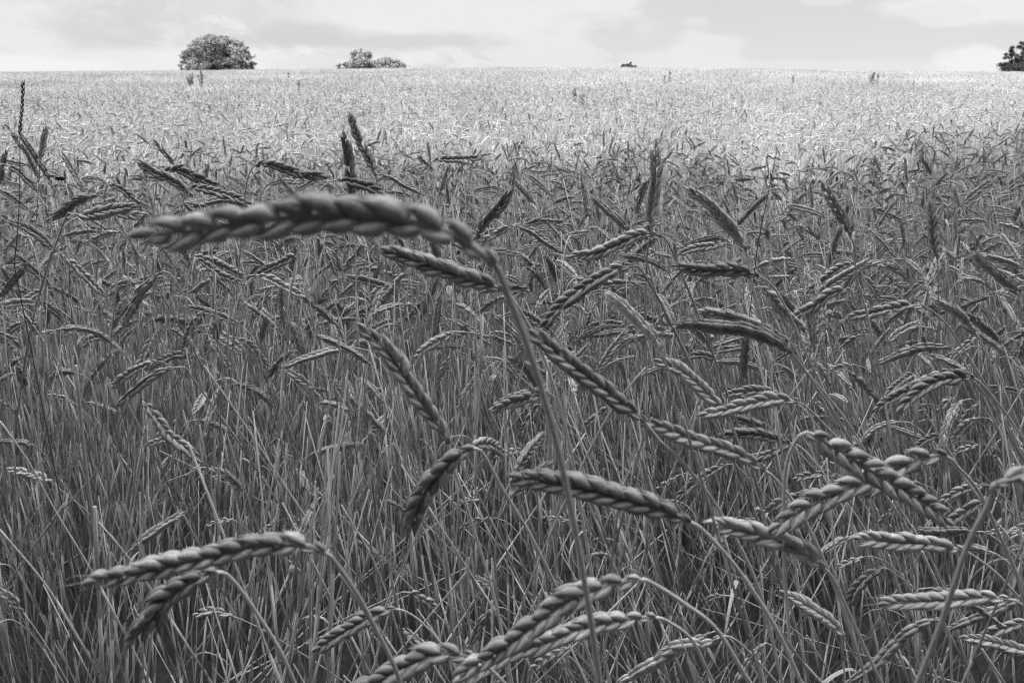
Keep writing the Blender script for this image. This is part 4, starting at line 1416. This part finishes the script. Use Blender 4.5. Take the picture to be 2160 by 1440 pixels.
# ------------------------------------------------------------------ trees
def tree(name, base, blobs, mat, nleaf, size, trunk_r, label, group=None, seed=1, hole=.35, cols=None):
    """blobs: (x, y, z, rx, rz) relative to the base"""
    rr = np.random.default_rng(seed)
    root = empty(name, base)
    # limbs
    g = Geo()
    zt = min(b[2] for b in blobs)
    top = max(b[2] for b in blobs)
    g.add(*tube(bez((0, 0, -.3), (trunk_r * .4, 0, zt * .6), (-trunk_r * .5, 0, top * .5), (0, 0, top), 14), np.linspace(trunk_r, trunk_r * .15, 14) * (1 + .35 * np.exp(-np.linspace(0, 6, 14))), 9), .5)
    for (bx, by, bz, rx, rz) in blobs:
        z0 = min(max(.8, bz * .35), top * .7)
        s = np.array([0, 0, z0])
        e = np.array([bx, by, bz])
        m = s * .5 + e * .5 + np.array([rr.normal(0, .3), rr.normal(0, .3), -.1 * np.linalg.norm(e - s)])
        g.add(*tube(bez(s, s * .7 + m * .3 + np.array([0, 0, .2]), m, e, 9), np.linspace(trunk_r * .38, trunk_r * .06, 9), 6), .5)
        for _ in range(4):
            a = rr.normal(0, 1, 3); a[2] = abs(a[2]) * .6
            q = e + norm(a) * np.array([rx, rx, rz]) * .85
            g.add(*tube(catmull([m, e * .7 + q * .3 + rr.normal(0, .1, 3), q], 6), np.linspace(trunk_r * .1, trunk_r * .02, 6), 4), .5)
    g.obj('trunk', M_BARK, root)
    vol = np.array([b[3] ** 2 for b in blobs]); vol = vol / vol.sum()
    V, F, Tn = [], [], []
    cnt = 0
    for bi, b in enumerate(blobs):
        n = int(nleaf * vol[bi])
        # clumps inside the blob
        nc = max(6, int(b[3] * b[3] * 9))
        cd = rr.normal(0, 1, (nc, 3)); cd /= np.linalg.norm(cd, axis=1)[:, None]
        cd *= (rr.uniform(.45, 1.0, nc) ** .5)[:, None]
        cc_ = cd * np.array([b[3], b[3], b[4]]) + np.array(b[:3])
        keep = rr.random(nc) > hole * .5
        cc_ = cc_[keep]; nc = len(cc_)
        tn = rr.uniform(.25, .75, nc)
        k = rr.integers(0, nc, n)
        p = cc_[k] + rr.normal(0, 1, (n, 3)) * np.array([1, 1, .7]) * b[3] * .13
        p[:, 2] = np.maximum(p[:, 2], .5)
        nrm = rr.normal(0, 1, (n, 3)) + np.array([0, 0, .9]); nrm /= np.linalg.norm(nrm, axis=1)[:, None]
        r = rr.normal(0, 1, (n, 3)); a1 = np.cross(nrm, r); a1 /= np.linalg.norm(a1, axis=1)[:, None]
        a2 = np.cross(nrm, a1)
        s = size * rr.uniform(.6, 1.4, n)[:, None]
        q = np.stack([p - a1 * s, p + a2 * s * .55 + nrm * s * .15, p + a1 * s, p - a2 * s * .55 + nrm * s * .15], 1).reshape(-1, 3)
        V.append(q); F.append(np.arange(n * 4).reshape(-1, 4) + cnt); cnt += n * 4
        Tn.append(np.repeat(np.clip(tn[k] + rr.normal(0, .12, n), 0, 1), 4))
    me = make_mesh('crown', np.concatenate(V), np.concatenate(F), mat, None, np.concatenate(Tn), False)
    o = bpy.data.objects.new('crown', me); COL.objects.link(o); o.parent = root
    tag(root, label, 'tree', group)
    return root


def far_blobs(cx, base_y, Y, shapes, rs_, dens=1.0):
    """shapes in photo pixels around cx -> blob list relative to the base on the ground"""
    b0 = at(cx, 148, Y)
    gz = ground(b0.x, Y)
    out = []
    for (px, py, r, rz) in shapes:
        p = at(px, py, Y)
        out.append((p.x - b0.x, rs_.uniform(-.35, .35) * r * 2 * Y / FPX, p.z - gz, r * Y / FPX, rz * Y / FPX))
    return (b0.x, Y, gz), out


trs = np.random.default_rng(3)
b, bl = far_blobs(460, 148, 170, [(455, 95, 26, 20), (430, 103, 26, 18), (486, 104, 26, 20), (408, 120, 24, 16), (515, 122, 22, 18), (460, 122, 34, 20), (396, 128, 14, 12), (392, 140, 12, 10),
                                  (528, 136, 13, 14), (430, 138, 28, 16), (490, 140, 30, 16), (404, 112, 12, 8), (520, 108, 7, 8), (442, 86, 14, 10), (470, 88, 16, 10), (460, 150, 40, 14), (510, 150, 26, 12), (410, 152, 22, 8)], trs)
tree('oak_tree', b, bl, M_OAK, 44000, .17, .7, 'big round broad oak with grey crown beyond the field, at the left', 'trees beyond the skyline', 31, .55)
b, bl = far_blobs(765, 148, 230, [(757, 118, 17, 13), (770, 120, 14, 12), (764, 134, 22, 12), (745, 138, 14, 10), (722, 141, 11, 7), (735, 134, 8, 5), (765, 148, 34, 10)], trs)
tree('oak_tree', b, bl, M_PALE, 22000, .20, .6, 'pale round topped tree, left of two joined crowns on the skyline', 'trees beyond the skyline', 32, .5)
b, bl = far_blobs(818, 148, 238, [(812, 133, 20, 10), (830, 136, 16, 8), (797, 136, 14, 8), (846, 140, 12, 6), (815, 145, 36, 8)], trs)
tree('oak_tree', b, bl, M_PALE, 16000, .20, .6, 'pale low spreading tree, right of two joined crowns on the skyline', 'trees beyond the skyline', 33, .5)
b, bl = far_blobs(1328, 148, 300, [(1315, 141, 6, 5), (1324, 138, 6, 6), (1331, 139, 5, 6), (1338, 142, 5, 4), (1328, 147, 16, 5)], trs)
tree('oak_tree', b, bl, M_DARKL, 6000, .25, .5, 'tiny dark treetop just showing over the middle of the skyline', 'trees beyond the skyline', 34, .4)
b, bl = far_blobs(2160, 148, 140, [(2142, 106, 13, 9), (2125, 118, 10, 7), (2150, 122, 16, 12), (2135, 138, 20, 9), (2118, 142, 11, 6), (2165, 108, 16, 16), (2185, 112, 20, 18), (2170, 134, 26, 14), (2200, 130, 20, 16), (2160, 148, 40, 8), (2160, 95, 10, 8)], trs)
tree('oak_tree', b, bl, M_DARKL, 26000, .13, .45, 'dark open crowned tree cut off by the right edge of the picture', 'trees beyond the skyline', 35, .8)

# unseen trees added behind the camera to cast shade over the near crop
hb = []
hr = np.random.default_rng(9)
for _ in range(26):
    a = hr.uniform(0, 6.28); r = hr.uniform(0, 2.4); z = hr.uniform(2.2, 8.2)
    k = 1 if z < 7 else .6
    hb.append((math.cos(a) * r * k, math.sin(a) * r * k * .8, z, hr.uniform(1.3, 1.9), hr.uniform(1.1, 1.6)))
first = None
HT = [(-22, -9.7, 1.85), (-15.5, -9.5, 1.88), (-9.5, -9.5, 2.02), (-3.5, -9.9, 2.3), (3, -9.9, 2.3), (9.5, -9.8, 2.1), (16, -9.6, 1.9)]
names = ['farthest left', 'second from the left', 'third from the left', 'middle', 'third from the right', 'second from the right', 'farthest right']
for i, (x, y, s) in enumerate(HT):
    if first is None:
        first = tree('added_shade_tree', (x, y, 0), hb, M_DARKL, 34000, .15, .28, 'x', None, 50, .2)
        o = first
    else:
        o = first.copy(); COL.objects.link(o)
        for ch in first.children:
            c = ch.copy(); COL.objects.link(c); c.parent = o
    o.location = (x, y, 0); o.scale = (s, s, s); o.rotation_euler = (0, 0, i * 1.3)
    tag(o, 'added unseen tree behind the camera, %s of the shading row' % names[i], 'tree', 'unseen trees added behind the camera to shade the near crop')
print('stalks', len(plants), 'traced', len(T), 'instances', len(pos))
